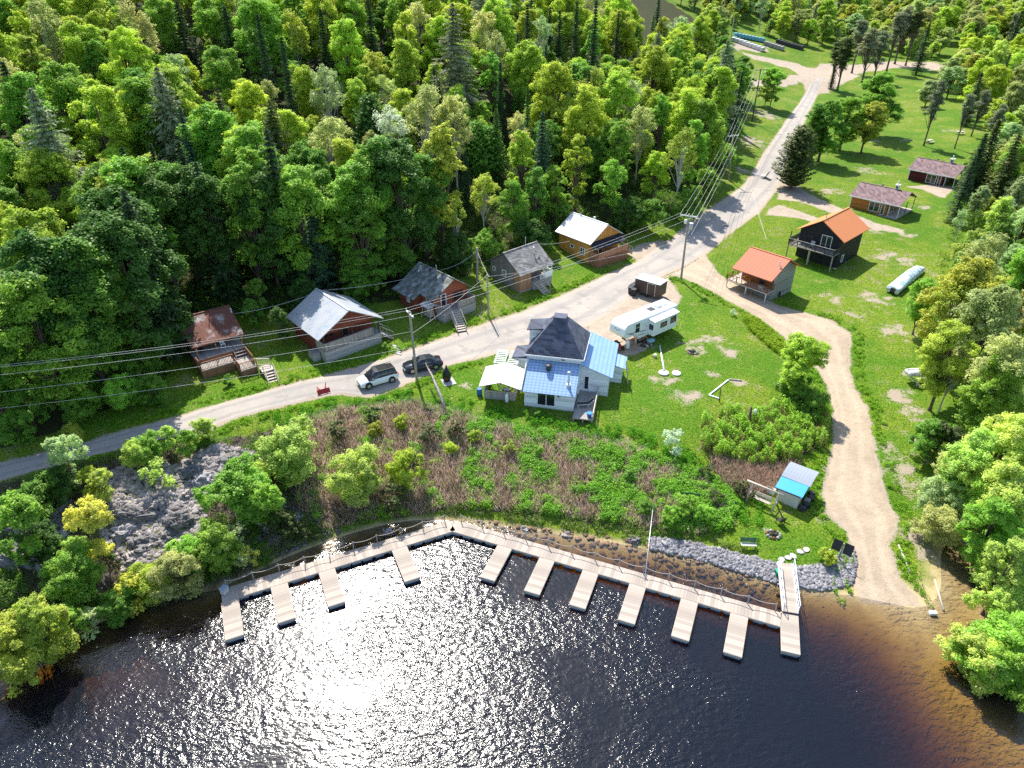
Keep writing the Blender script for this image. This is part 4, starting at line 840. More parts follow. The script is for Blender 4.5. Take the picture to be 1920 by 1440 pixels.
# 6, 7 twin brown-roofed cabins
def brown(o, z, wall, label):
    r = bld('holiday_cabin', label, 'cabin', o, 136, z, 'twin brown-roofed cabins')
    gable(r, .35, 6.9, .7, 7.8, 2.45, 3.95, wall, BROWNSH, 'x', .42, -.4, .5, over2=.4, trim=BROWNSH)
    ro = [c for c in r.children if c.name.startswith('roof')][0]
    MB().slab([(7.28, -.1-.02+.4, 2.38), (9.2, .28, 2.38), (9.2, 4.25, 4.08), (7.28, 4.25, 4.08)], .1).slab([(7.28, 4.25, 4.08), (9.2, 4.25, 4.08), (9.2, 8.2, 2.38), (7.28, 8.2, 2.38)], .1).build('porch_roof', BROWNSH, r)
    MB().bar((-.05, .25, 2.3), (9.2, .25, 2.3), .05, .16).build('fascia', WHITE, r); MB().box(.3, .42, .62, .72, -.3, 2.4).build('corner_board', WHITE, r)
    window(r, 4.7, .7, .35, 1.9, 1.75, 'f', WHITE, 2, CURTAIN if 0 else GLASS, 'patio_window'); window(r, 6.9, 1.55, .1, .1, .1, 'r') if 0 else None
    window(r, 6.25, .7, .12, .62, 2.05, 'f', WHITE, 1, name='door'); window(r, 6.9, 3.2, .12, 1.9, 2.0, 'r', WHITE, 2, name='patio_door')
    MB().box(7.3, 9.1, .72, .76, .1, 2.25).build('screen', GLASS, r) if 0 else None
    deck(r, .3, 9.1, .1, .68, .05, GREYWOOD, None, -.4, posts=False, name='walkway'); deck(r, 6.92, 9.1, .7, 8.0, .08, PALEWOOD, None, -.4, name='porch_deck')
    posts(r, [(7.3, .75), (9.0, .75)], .08, 2.3, WHITE); posts(r, [(9.0, 7.7), (9.0, 4.2)], .08, 2.4, DARKMETAL)
    pipe(r, 1.3, 3.3, 3.5, .35, .07, DARKMETAL, False, 'vent_pipe'); pipe(r, 3.7, 5.0, 3.6, .45, .16, DARKMETAL)
    ch = MB().box(6.2, 6.75, 4.3, 4.85, 3.4, 4.75).box(6.08, 6.87, 4.18, 4.97, 4.75, 4.85).build('chimney', WHITE, r); MB().box(6.18, 6.2, 4.42, 4.72, 4.2, 4.6).box(6.32, 6.62, 4.28, 4.3, 4.2, 4.6).build('vent', BLACK, ch); MB().tube([(6.47, 4.57, 4.8), (6.47, 4.57, 5.5)], .12, 10).build('flue', ALU, ch)
    return r
brown((62.3, 130.0), 4.5, ORLOG, 'orange log cabin with a brown shingle roof, patio window and white chimney')
brown((81.4, 147.5), 4.6, DARKRED, 'dark maroon cabin with a brown shingle roof, half hidden by a spruce')

# 8 black cabin, two floors, orange roof
r = bld('log_cabin', 'black two-storey log cabin with an orange metal roof and balcony', 'cabin', (44.8, 109.2), 136, 3.4, 'orange-roofed cabins')
gable(r, 1.1, 7.8, .4, 8.3, 4.85, 6.95, BLACKLOG, ORTIN, 'y', .65, -1.2, .5, over2=.6)
MB().box(1.15, 7.75, .5, 8.2, -1.2, 2.3).build('lower_wall', NAVY, r)
deck(r, .4, 7.9, -1.7, .38, 2.6, GREYWOOD, None, -1.2, name='balcony'); deck(r, .4, 1.08, .4, 4.0, 2.6, GREYWOOD, None, -1.2, name='side_balcony', posts=False)
railing(r, [(.45, 4, 2.6), (.45, -1.65, 2.6), (7.85, -1.65, 2.6), (7.85, .3, 2.6)], DARKMETAL, .95, .14); MB().bar((.45, -1.7, 3.58), (7.85, -1.7, 3.58), .06, .04).build('top_rail', ALU, r)
window(r, 5.5, .4, 2.75, 1.7, 2.0, 'f', WHITE, 2, name='patio_door'); window(r, 7.8, 2.2, .6, .7, 1.2, 'r', WHITE, 1); window(r, 3, .4, 3.4, .9, .7, 'f', DARKMETAL)
posts(r, [(.55, -1.5), (.55, 3.8)], 3.5, 4.7, DARKMETAL); posts(r, [(4.0, -1.55), (7.75, -1.55)], -1.3, 2.5, ALU); pipe(r, 4.3, 1.2, 6.6, .9, .05, DARKMETAL, True, 'vent_pipe')
for x, y in ((7.7, .45), (7.7, 4.2), (7.75, 8.1)): MB().ball((x, y, -.25), (.45, .4, .35), 8, 5, .15).build('footing_stone', CONC, r)
MB().box(3.5, 4.1, -.9, -.3, 2.95, 3.02).box(3.5, 4.1, -.35, -.28, 3.02, 3.6).box(3.53, 3.58, -.87, -.33, 2.6, 2.95).box(4.02, 4.07, -.87, -.33, 2.6, 2.95).build('balcony_chair', CURTAIN, r)

# 9 small grey log cabin, salmon roof
r = bld('log_cabin', 'small grey log cabin with a salmon metal roof and open timber balcony', 'cabin', (31.6, 95.0), 139, 2.9, 'orange-roofed cabins')
gable(r, .5, 5.7, .3, 7.4, 4.45, 6.35, None, SALMON, 'x', .45, -1.0, .52, over2=.6)
MB().prism([(1.8, -1.3), (7.3, -1.3), (7.3, 4.4), (3.99, 6.25), (1.8, 5.2)], 'x', .5, 5.65).build('wall', GREYLOG, r); MB().box(.7, 5.6, 1.74, 1.79, 2.35, 4.9).build('front_boards', RUSTWALL, r)
deck(r, -.7, 5.9, -.1, 1.73, 2.35, PALEWOOD, None, -1.2, name='balcony', legm=ALU); deck(r, -.7, .48, 1.75, 4.2, 2.35, PALEWOOD, None, -1.2, name='side_balcony', posts=False)
railing(r, [(-.65, 4.1, 2.35), (-.65, -.05, 2.35), (5.85, -.05, 2.35), (5.85, 1.7, 2.35)], RUSTWALL, .9, .5); window(r, 3.9, 1.74, 2.4, .85, 1.8, 'f', REDBROWN, 1, name='door'); window(r, 5.65, 4.0, -.1, .9, 1.6, 'r', GREYWOOD, 1, name='lower_door')
MB().bar((5.95, 1.2, 3.9), (5.95, 2.3, 5.9), .14).build('brace', PALEWOOD, r); pipe(r, 5.5, 2.6, 5.4, .7, .06, ALU, name='vent_pipe')
o = thing('picnic_table', 'orange wooden table on the balcony of the salmon-roofed cabin', 'table', r.matrix_basis@Vector((1.9, .8, 2.35)), r.rotation_euler.z)
MB().box(-.6, .6, -.4, .4, .7, .76).build('tabletop', ORWOOD, o)
for x in (-.5, .5):
    for y in (-.32, .32): MB().box(x-.04, x+.04, y-.04, y+.04, 0, .7).build('leg', ORWOOD, o)
o = thing('white_cooler', 'grey storage box at the end of the salmon-roofed balcony', 'box', r.matrix_basis@Vector((4.4, .7, 2.35)), r.rotation_euler.z); MB().box(-.35, .35, -.25, .25, 0, .5).build('body', CURTAIN, o, .03); MB().box(-.37, .37, -.27, .27, .5, .6).build('lid', GREYWOOD, o, .02); o.name = 'storage_box'

# 10 the white house with slate hip roof and blue metal lean-to roofs
r = bld('white_house', 'white house with a slate hip roof and blue tile-metal lower roofs', 'house', (1.2, 64.0), 102, 4.15)
MB().box(.1, 5.5, .0, 3.0, -.6, .2).box(5.55, 8.75, 3.7, 10.8, -.6, .15).build('foundation', CONC, r)
MB().prism([(0, .2), (3.0, .2), (3.0, 4.2), (0, 2.55)], 'x', .12, 5.5).build('front_wing_wall', SIDING, r)
w_ = MB().slab([(.0, -.6, 2.32), (5.65, -.6, 2.32), (5.65, 2.98, 4.3), (.0, 2.98, 4.3)], .1).build('front_wing_roof', BLUETILE, r)
MB().slab([(-.08, -.62, 2.3), (-.08, 2.98, 4.28), (-.08, 2.98, 4.6), (-.08, -.62, 2.55)], .1).build('parapet', SIDING, r)
MB().box(-.05, 5.65, 3.0, 8.6, -.5, 5.15).build('tower_wall', SIDING, r)
zt, ov = 8.35, .35; x0, x1, y0, y1 = -.05-ov, 5.65+ov, 3.0-ov, 8.6+ov; ze = 5.0
T0, T1, S0, S1 = 2.35, 3.45, 5.3, 6.2
hip = MB().poly([(x0, y0, ze), (x1, y0, ze), (x1, y1, ze), (x0, y1, ze), (T0, S0, zt), (T1, S0, zt), (T1, S1, zt), (T0, S1, zt), (x0, y0, ze-.12), (x1, y0, ze-.12), (x1, y1, ze-.12), (x0, y1, ze-.12)],
     [(0, 1, 5, 4), (1, 2, 6, 5), (2, 3, 7, 6), (3, 0, 4, 7), (4, 5, 6, 7), (0, 8, 9, 1), (1, 9, 10, 2), (2, 10, 11, 3), (3, 11, 8, 0), (8, 11, 10, 9)]).build('hip_roof', NAVYSH, r)
MB().box(T0-.15, T1+.15, S0-.15, S1+.15, zt-.12, zt+.1).box(T0-.05, T1+.05, S0-.05, S1+.05, zt-.5, zt-.1).build('roof_cap', NAVYSH, hip)
MB().bar((x0, y0-.03, ze-.08), (x1, y0-.03, ze-.08), .04, .16).bar((x1+.03, y0, ze-.08), (x1+.03, y1, ze-.08), .04, .16).build('gutter', WHITE, hip)
dm_ = MB().box(-.35, 1.4, 5.2, 7.4, 5.0, 6.7).build('dormer', SIDING, r); MB().slab([(-.65, 5.0, 6.75), (1.9, 5.0, 7.15), (1.9, 7.6, 7.15), (-.65, 7.6, 6.75)], .1).build('dormer_roof', NAVYSH, dm_)
MB().prism([(3.7, .1), (10.8, .1), (10.8, 2.9), (3.7, 2.7)], 'x', 5.66, 8.7).build('side_wing_wall', SIDING, r)
MB().slab([(5.66, 3.3, 4.05), (9.15, 3.3, 2.75), (9.15, 11.2, 2.75), (5.66, 11.2, 4.05)], .1).build('side_wing_roof', mat('blue_tile_side', (.25, .41, .62), .45, .04, 1.2, 'tile', .42, 'y', (.28, .43, .62), .25, .5, .1, .5), r)
MB().poly([(5.66, 3.7, 2.65), (8.7, 3.7, 2.65), (5.66, 3.7, 3.85), (5.66, 3.6, 2.65), (8.7, 3.6, 2.65), (5.66, 3.6, 3.85)], [(0, 2, 1), (3, 4, 5), (0, 1, 4, 3), (1, 2, 5, 4), (2, 0, 3, 5)]).build('side_gable', SIDING, r)
MB().box(8.72, 10.0, 6.9, 9.0, -.5, 2.1).build('shed_wall', SIDING, r); MB().slab([(8.72, 6.5, 2.6), (10.35, 6.5, 2.2), (10.35, 9.3, 2.2), (8.72, 9.3, 2.6)], .08).build('shed_roof', BLUETILE, r)
MB().box(-2.1, -.06, 5.6, 7.9, -.5, 2.7).build('porch_wall', SIDING, r); MB().slab([(-2.4, 5.4, 2.8), (-.06, 5.4, 3.3), (-.06, 8.2, 3.3), (-2.4, 8.2, 2.8)], .1).build('porch_roof', NAVYSH, r)
window(r, 2.5, 0, .45, 2.0, 1.65, 'f', WHITE, 2, name='patio_door'); window(r, 3.75, 3.0, 4.42, .6, .55, 'f', WHITE, 1)
window(r, 6.35, 3.7, .75, .6, 1.75, 'f', WHITE, 1, name='door'); window(r, -.35, 6.3, 5.5, .9, .8, 'l'); MB().box(3.75, 3.9, -.16, -.02, 1.75, 2.0).build('wall_lamp', BLACK, r)
ch = pipe(r, 4.75, .5, 3.0, 1.5, .12, ALU); MB().tube([(4.75, .5, 2.75), (4.75, .5, 3.15)], .22, 10).build('flashing', ALU, ch); pipe(r, 2.35, 2.0, 3.85, .35, .24, DARKMETAL, True, 'roof_vent')
deck(r, 5.6, 7.75, -1.75, 3.6, .5, GREYWOOD, None, -.4); railing(r, [(7.7, -1.7, .5), (7.7, 3.5, .5)], PALEWOOD, .85, .2)
pipe(r, -.3, 5.2, 7.0, 1.4, .03, ALU, False, 'antenna_mast'); MB().bar((-.7, 5.2, 8.3), (.1, 5.2, 8.35), .03).bar((-.3, 4.9, 8.1), (-.3, 5.5, 8.15), .03).build('antenna', ALU, r); pipe(r, 5.7, 8.7, 5.0, 1.0, .03, ALU, False, 'antenna_mast')
HOUSE = r
def on(root, x, y, z): return root.matrix_basis@Vector((x, y, z))

# 11 shelter with a white fabric roof, 12 pergola
r = bld('garden_shelter', 'open garden shelter with a white gabled fabric roof beside the white house', 'shelter', (-3.5, 64.7), 99, 4.2)
gr = MB().slab([(-.05, -.1, 2.15), (2.3, -.35, 3.0), (2.3, 4.0, 3.0), (-.05, 4.1, 2.15)], .05).slab([(2.3, -.35, 3.0), (4.45, -.1, 2.15), (4.45, 4.1, 2.15), (2.3, 4.0, 3.0)], .05).build('canopy', WHITEROOF, r)
posts(r, [(.4, .8), (2.1, .8), (3.7, .8), (.4, 3.8), (3.7, 3.8)], -.4, 2.25, PALEWOOD); h_ = MB()
h_.box(.35, 3.75, .72, .78, -.4, 1.1).box(.33, .39, .78, 3.8, -.4, 1.1).box(3.71, 3.77, .78, 3.8, -.4, 1.1); h_.build('half_wall', GREYWOOD, r); MB().box(.4, 3.7, .8, 3.8, 0, .08).build('floor_boards', GREYWOOD, r); MB().box(.3, 3.8, .62, .84, 1.1, 1.15).build('sill_board', PALEWOOD, r)
o = thing('grill_cart', 'grey grill cart inside the white-roofed shelter', 'grill', on(r, 2.7, 1.5, .08), r.rotation_euler.z); MB().box(-.5, .5, -.25, .25, .1, .8).build('cabinet', GREYWOOD, o, .02); MB().ball((0, 0, .9), (.45, .28, .28), 12, 6).build('lid', ALU, o)
r = bld('pergola', 'white slatted pergola behind the fabric-roofed shelter', 'pergola', (-3.5, 64.7), 99, 4.2)
posts(r, [(.9, 4.6), (2.0, 4.6), (3.4, 4.6), (.9, 7.2), (3.1, 7.2)], -.2, 2.35, WHITE); b_ = MB()
for x in (.85, 1.95, 2.3, 3.35): b_.bar((x, 4.4, 2.42), (x, 7.5, 2.42), .08, .14)
b_.build('beam', WHITE, r)
for i in range(8):
    y = 4.5+i*.4; MB().box(.7, 2.0, y, y+.12, 2.5, 2.56).box(2.25, 3.5, y, y+.12, 2.5, 2.56).build('slat', WHITE, r)

# 13 boathouse hut with grey and blue roof
r = bld('boat_hut', 'small lakeside hut with a curved roof half pale grey and half bright blue', 'hut', (25.0, 52.1), 128, 1.15)
MB().box(.3, 2.3, .25, 3.5, -.5, 1.45).build('wall', mat('cream_board', (.55, .53, .46), .8, .1, 2), r); MB().box(.28, 2.32, .23, 3.52, 1.45, 1.85).build('upper_wall', RUSTWALL, r)
MB().slab([(.0, -.05, 1.8), (2.6, -.05, 1.85), (2.6, 1.45, 2.2), (.0, 1.45, 2.15)], .06).build('blue_roof', plain('bright_blue_tin', (.012, .30, .66), .4), r)
gr = MB()
for k in range(5):
    y0_, y1_ = 1.45+k*.5, 1.45+(k+1)*.5; zf = lambda y: 2.2+.30*math.sin(min(1, (y-1.45)/2.5)*2.6)
    gr.slab([(-.02, y0_, zf(y0_)), (2.75, y0_, zf(y0_)+.02), (2.75, y1_, zf(y1_)+.02), (-.02, y1_, zf(y1_))], .06)
gr.build('grey_roof', mat('pale_tin', (.27, .30, .345), .7, .06, .6, 'rib', .3, 'x', None, 0, .1, .5, .12), r); MB().box(2.32, 2.36, 1.6, 2.4, -.3, 1.3).build('door', DARKMETAL, r)
for k in range(5):
    o = MB().box(-.3, .3, -.25, .25, 0, .55).build('crate', (DARKMETAL, BLACK, GREYWOOD)[k % 3], None, .03); o.location = on(r, 2.75+.2*(k % 2), .5+k*.65, -.1); o.rotation_euler.z = k*.4
    tag(o, ('dark grey', 'black', 'grey wooden', 'dark steel', 'black plastic')[k]+' crate in the shade of the lakeside hut', 'crate', 'crates beside the hut')
o = thing('white_tub', 'white tub with a teal lid beside the blue-roofed hut', 'tub', on(r, -.5, .9, .05), r.rotation_euler.z); MB().box(-.5, .4, -.35, .35, 0, .6).build('tub', WHITE, o, .04); MB().ball((0, 0, .6), (.22, .16, .05), 10, 4).build('lid', plain('teal', (.02, .3, .28)), o)
# ------------------------------------------------------------------ vehicles
def loft(sections):
    """sections: list of (x, [(y,z)...]) same count, closed rings"""
    mb = MB(); n = len(sections[0][1]); v = [(x, y, z) for x, ring in sections for y, z in ring]; f = []
    for i in range(len(sections)-1):
        for k in range(n): f.append((i*n+k, i*n+(k+1) % n, (i+1)*n+(k+1) % n, (i+1)*n+k))
    f += [tuple(reversed(range(n))), tuple(range((len(sections)-1)*n, len(sections)*n))]
    return mb.poly(v, f, True)
def ringb(w, z0, z1, top=.92): return [(-w*.94, z0), (-w, z0+.18*(z1-z0)), (-w, z0+.62*(z1-z0)), (-w*top, z1), (0, z1+.025), (w*top, z1), (w, z0+.62*(z1-z0)), (w, z0+.18*(z1-z0)), (w*.94, z0)]
def car(name, label, g, az, paint, roofm, L=4.7, suv=True):
    r = thing(name, label, 'car', g, az); hw = .93; hb = 1.02 if suv else .92; ht = 1.72 if suv else 1.44
    xs = [-L/2, -L/2+.12, -L/2+.5, -L*.22, 0, L*.24, L/2-.9, L/2-.3, L/2-.05, L/2]
    tp_ = [hb-.22, hb-.06, hb, hb, hb-.01, hb-.03, hb-.10, hb-.2, hb-.32, hb-.42]; bt = [.42, .32, .26, .24, .24, .24, .25, .27, .32, .42]; ww = [.80, .88, .92, hw, hw, hw, .92, .88, .80, .7]
    b = loft([(x, ringb(w, z0, z1)) for x, w, z0, z1 in zip(xs, ww, bt, tp_)]).build('body', paint, r)
    if suv: gx_ = [(-L/2+.12, .74, hb, hb+.03), (-L/2+.32, .76, hb-.05, ht-.12), (-L*.25, .76, hb-.05, ht), (0, .77, hb-.05, ht), (L*.10, .76, hb-.05, ht-.05), (L*.29, .80, hb-.06, hb-.02)]
    else: gx_ = [(-L/2+.55, .72, hb-.04, hb), (-L*.24, .70, hb-.05, ht-.06), (-L*.08, .70, hb-.05, ht), (L*.06, .70, hb-.05, ht-.03), (L*.28, .78, hb-.05, hb-.02)]
    def cab(w, z0, z1): return [(-w*1.12, z0), (-w*1.1, z0+.2*(z1-z0)), (-w*.92, z0+.9*(z1-z0)), (-w*.8, z1), (w*.8, z1), (w*.92, z0+.9*(z1-z0)), (w*1.1, z0+.2*(z1-z0)), (w*1.12, z0)]
    loft([(x, cab(w, z0, z1)) for x, w, z0, z1 in gx_]).build('window', GLASS, r)
    rx = [q for q in gx_ if q[3] > ht-.14]; x0, x1 = rx[0][0], rx[-1][0]; rf = MB()
    for a, c in zip(rx[:-1], rx[1:]): rf.slab([(a[0], -a[1]*.86, a[3]+.03), (c[0], -c[1]*.86, c[3]+.03), (c[0], c[1]*.86, c[3]+.03), (a[0], a[1]*.86, a[3]+.03)], .06)
    ro = rf.build('roof', roofm, r)
    if suv: MB().bar((x0, -.68, ht+.07), (x1, -.68, ht+.04), .05).bar((x0, .68, ht+.07), (x1, .68, ht+.04), .05).build('roof_rail', BLACK, ro)
    pm = MB()
    for s in (-1, 1):
        for xa in (-L*.04, -L*.24): pm.bar((xa, s*.83, hb+.05), (xa+.03, s*.72, ht-.12), .06, .05)
    pm.build('pillar', BLACK if suv else paint, r)
    for sx in (-L*.30, L*.305):
        for s in (-1, 1):
            wh = MB().tube([(sx, s*.98, .36), (sx, s*.74, .36)], .36, 18).build('wheel', RUBBER, r)
            rm_ = MB().tube([(sx, s*.985, .36), (sx, s*.96, .36)], .22, 14)
            for k in range(5): a = k*1.257; rm_.bar((sx, s*.99, .36), (sx+.23*math.cos(a), s*.99, .36+.23*math.sin(a)), .05, .03)
            rm_.build('rim', CHROME, wh)
            MB().tube([(sx, s*.95, .40), (sx, s*.80, .40)], .43, 18).build('wheel_arch', BLACK, r)
    for s in (-1, 1):
        MB().box(L/2-.22, L/2-.05, s*.62-.16, s*.62+.16, hb-.42, hb-.30).build('headlight', plain('lamp_glass', (.8, .85, .9), .1), r)
        MB().box(-L/2-.01, -L/2+.1, s*.66-.14, s*.66+.14, hb-.24, hb-.1).build('tail_light', plain('red_lens', (.4, .01, .01), .2), r)
        MB().obox((L*.19, s*1.02, hb+.08), .12, .2, .14).build('mirror', paint if not suv else BLACK, r)
    MB().box(L/2-.06, L/2+.015, -.5, .5, .42, .60).build('grille', BLACK, r); MB().box(L/2-.0, L/2+.03, -.25, .25, .36, .47).build('number_plate', WHITE, r)
    return r
def dirof(a, b): return math.atan2(b[1]-a[1], b[0]-a[0])
WPAINT = plain('white_car_paint', (.80, .81, .82), .18, 0, .6); DPAINT = plain('dark_blue_paint', (.018, .025, .038), .2, .2, .7)
a, b = G(684, 724), G(738, 708)
car('parked_car', 'white suv with a black glass roof parked on the road edge', P(713, 718, hz(*P(713, 718, 4.6)[:2]))+Vector((-.25, .1, .05)), dirof(b, a), WPAINT, plain('roof_glass', (.03, .032, .035), .12, 0, .8), 4.5, True)
a, b = G(758, 702), G(815, 692)
car('parked_car', 'dark blue sedan parked behind the white suv, beside a leaning pole', P(786, 695, hz(*P(786, 695, 4.5)[:2]))+Vector((.35, .5, .05)), dirof(b, a), DPAINT, DPAINT, 4.6, False)
# fifth-wheel camper
fl, br = P(1157, 601, 8.0), P(1263, 558, 8.0)
a5 = dirof(br, P(1195, 600, 8))  # towards the hitch end
g0 = G(1180, 640); zg = 4.4
cL, cR = P(1165, 592, 7.75), P(1245, 558, 7.75)
az5 = R(180+39.5)
ctr = Vector(((12.9+20.6)/2-.2, (76.3+82.4)/2+.4, zg))
r = thing('camper_trailer', 'long white fifth-wheel camper with a slide-out parked on the lawn edge', 'camper', ctr, az5)
CAMP = plain('camper_white', (.78, .80, .81), .35); TRIM = plain('camper_trim', (.02, .03, .05), .4)
MB().prism([(-4.9, .75), (2.3, .75), (2.7, 1.45), (4.7, 1.5), (5.0, 2.2), (4.75, 3.2), (4.1, 3.45), (-4.9, 3.3)], 'x', 0, 0) if 0 else None
bd = MB(); prof = [(-4.9, .75), (2.2, .75), (2.6, 1.5), (4.6, 1.55), (5.05, 2.1), (4.85, 2.9), (4.3, 3.42), (-4.9, 3.3)]; n = len(prof)
bd.poly([(x, -1.22, z) for x, z in prof]+[(x, 1.22, z) for x, z in prof], [tuple(range(n)), tuple(reversed(range(n, 2*n)))]+[(i, (i+1) % n, n+(i+1) % n, n+i) for i in range(n)]).build('body', CAMP, r, .08)
SL = -1  # slide-out on the lawn side
sd_y = 1.22
so = MB().box(-3.9, .6, sd_y+.0, sd_y+.95, .95, 3.0).build('slide_out', CAMP, r, .03)
MB().slab([(-4.0, sd_y, 3.12), (.7, sd_y, 3.12), (.7, sd_y+1.05, 2.98), (-4.0, sd_y+1.05, 2.98)], .06).build('slide_awning', WHITEROOF, so)
for x, w_, h_ in ((-3.0, 1.1, .9), (-1.2, 1.2, .7)): window(so, x, sd_y+.95, 1.75, w_, h_, 'b', TRIM, 1, t=.04)
window(so, .6, sd_y+.5, 1.75, .6, .7, 'r', TRIM, 1, t=.04)
window(r, 2.6, 1.22, 1.9, .7, .55, 'b', TRIM, 1, t=.04); window(r, 2.6, 1.22, 2.55, .7, .45, 'b', TRIM, 1, t=.04); window(r, -4.9, 0, 2.0, 1.2, .7, 'l', TRIM, 1, t=.04)
MB().bar((1.0, 1.24, 1.6), (4.0, 1.24, 2.1), .02, .06).bar((1.2, 1.24, 1.25), (2.4, 1.24, 1.35), .02, .05).bar((3.2, 1.24, 1.75), (4.6, 1.24, 2.3), .02, .05).build('stripe', TRIM, r)
MB().box(4.93, 5.02, -.5, .45, 2.5, 2.7).build('emblem', plain('emblem_grey', (.3, .33, .36)), r) if 0 else None
em = MB()
for k in range(7): em.obox((5.0-.02*abs(k-3), -.45+.15*k, 2.55+.09*math.sin(k*1.5)), .03, .12, .06+.05*(k % 2), .0, .35)
em.build('emblem', plain('emblem_grey', (.22, .25, .28)), r)
for x, w_, h_ in ((-3.5, .35, .12), (1.2, .35, .12), (2.6, .3, .15)): MB().box(x-w_, x+w_, -.3, .3, 3.3, 3.36+h_).build('roof_hatch', WHITE, r, .03)
MB().box(-1.6, -.7, -.45, .35, 3.36, 3.42).build('solar_panel', DARKMETAL, r); MB().box(-2.9, -2.0, -.35, .35, 3.3, 3.6).build('air_conditioner', WHITE, r, .08)
for x in (-1.9, -1.0):
    for s in (-1, 1):
        wh = MB().tube([(x, s*1.2, .38), (x, s*.95, .38)], .38, 16).build('wheel', RUBBER, r); MB().tube([(x, s*1.22, .38), (x, s*1.19, .38)], .2, 12).build('rim', WHITE, wh)
for s in (-.9, .9): MB().box(2.2, 2.4, s-.08, s+.08, 0, .8).build('landing_leg', ALU, r)
MB().box(3.3, 3.7, -.2, .2, .75, 1.5).bar((2.4, 0, .7), (3.5, 0, 1.4), .2).build('hitch', DARKMETAL, r)
RVM = r
# enclosed cargo trailer, black bins, hand truck beside it
r = thing('cargo_trailer', 'brown enclosed cargo trailer with a pale roof parked behind the camper', 'trailer', G(1228, 560)+Vector((-.5, 1.2, 0)), R(-39))
BRN = mat('brown_panel', (.085, .06, .05), .5, .1, 1, 'board', .6, 'x')
MB().box(-2.0, 1.9, -1.05, 1.05, .45, 2.35).build('body', BRN, r, .04); MB().box(-2.05, 1.95, -1.1, 1.1, 2.35, 2.45).build('roof', plain('pale_roof', (.66, .70, .72), .5), r, .03)
MB().box(.0, .06, -1.09, -1.05, .5, 2.3).box(1.2, 1.26, -1.09, -1.05, .5, 2.3).box(.06, 1.2, -1.09, -1.05, 2.2, 2.27).build('door_frame', ALU, r); MB().bar((-2.0, 0, .5), (-3.1, 0, .5), .12).build('tow_bar', DARKMETAL, r)
for s in (-1, 1): MB().tube([(0, s*1.05, .34), (0, s*.85, .34)], .34, 14).build('wheel', RUBBER, r)
for k, (x, y) in enumerate(((-2.6, .3), (-2.6, -.5), (-1.7, -1.7), (-2.4, -1.4))):
    o = thing('rubbish_bin', ('black bin against the cargo trailer', 'dark bin in the middle of the row by the cargo trailer', 'black bin nearest the camper, by the cargo trailer', 'dark grey bin at the corner of the cargo trailer')[k], 'bin', on(r, x, y, 0), R(-39+k*9), 'bins beside the cargo trailer')
    MB().poly([(-.26, -.3, 0), (.26, -.3, 0), (.26, .3, 0), (-.26, .3, 0), (-.34, -.38, 1.0), (.34, -.38, 1.0), (.34, .38, 1.0), (-.34, .38, 1.0)], [(3, 2, 1, 0), (4, 5, 6, 7), (0, 1, 5, 4), (1, 2, 6, 5), (2, 3, 7, 6), (3, 0, 4, 7)]).build('body', BLACK if k % 2 == 0 else DARKMETAL, o); MB().box(-.37, .37, -.41, .42, 1.0, 1.09).build('lid', DARKMETAL, o, .03)
# atv / motorbike under the nose of the camper
o = thing('quad_bike', 'red and black quad bike under the nose of the camper', 'quad bike', on(RVM, 4.9, .3, 0), az5+1.2)
for x in (-.55, .55):
    for y in (-.4, .4): MB().tube([(x, y-.12, .28), (x, y+.12, .28)], .28, 12).build('wheel', RUBBER, o)
MB().box(-.75, .75, -.28, .28, .45, .75).build('body', plain('red_plastic', (.35, .02, .02), .4), o, .08); MB().box(-.6, .1, -.2, .2, .75, .9).build('seat', BLACK, o, .05); MB().bar((.35, -.4, 1.05), (.35, .4, 1.05), .05).bar((.35, 0, .7), (.35, 0, 1.05), .06).build('handlebar', BLACK, o)
o = thing('white_appliance', 'white standing propane tank by the nose of the camper', 'tank', on(RVM, 3.9, 1.0, 0)); MB().tube([(0, 0, 0), (0, 0, .15), (0, 0, .95), (0, 0, 1.15)], [.22, .24, .24, .1], 12).build('cylinder', WHITE, o); MB().tube([(0, 0, 1.15), (0, 0, 1.28)], .07, 8).build('valve', CHROME, o); o.name = 'propane_tank'
# small utility trailer standing on the far road
g = G(1432, 333); g2 = G(1414, 328)
r = thing('utility_trailer', 'small white tilted utility trailer standing on the road', 'trailer', g, dirof(g, g2)); tl = MB()
MB().slab([(-.9, -.6, 1.35), (-.45, -.6, .45), (-.45, .75, .45), (-.9, .75, 1.35)], .06).build('ramp_gate', DARKMETAL, r); MB().box(-.5, .6, -.65, .7, .4, .48).build('bed', PALEWOOD, r); MB().bar((.6, -.5, .42), (2.6, .0, .42), .1).bar((.6, .5, .42), (2.6, .0, .42), .1).build('draw_bar', WHITE, r)
for s in (-.8, .85): MB().tube([(0, s-.08, .28), (0, s+.08, .28)], .28, 12).build('wheel', WHITE, r)
# pontoon boat under a tarp
a, b = G(1672, 551), G(1722, 508); r = thing('covered_boat', 'pontoon boat under a green and grey striped tarp on the grass', 'boat', (a+b)/2, dirof(a, b)); Lb = (b-a).length
secs = []
for f_ in np.linspace(0, 1, 15):
    x = -Lb/2+Lb*f_; w = .95*(1-max(0, f_-.75)*1.4); hgt_ = .72*[.75, .8, .85, .9, 1.15, 1.3, 1.2, 1.1, 1.3, 1.35, 1.2, 1.15, 1.0, .85, .7][int(round(f_*14))]+random.uniform(-.06, .06)
    secs.append((x, [(-w, .4), (-w*.98, .8), (-w*.6, .4+hgt_*.8), (0, .4+hgt_), (w*.6, .4+hgt_*.8), (w*.98, .8), (w, .4)]))
TARP = mat('striped_tarp', (.10, .22, .26), .7, .25, 1.2, 'rib', .6, 'x', (.50, .60, .66), 0, .15, .6)
loft(secs).build('tarp', TARP, r)
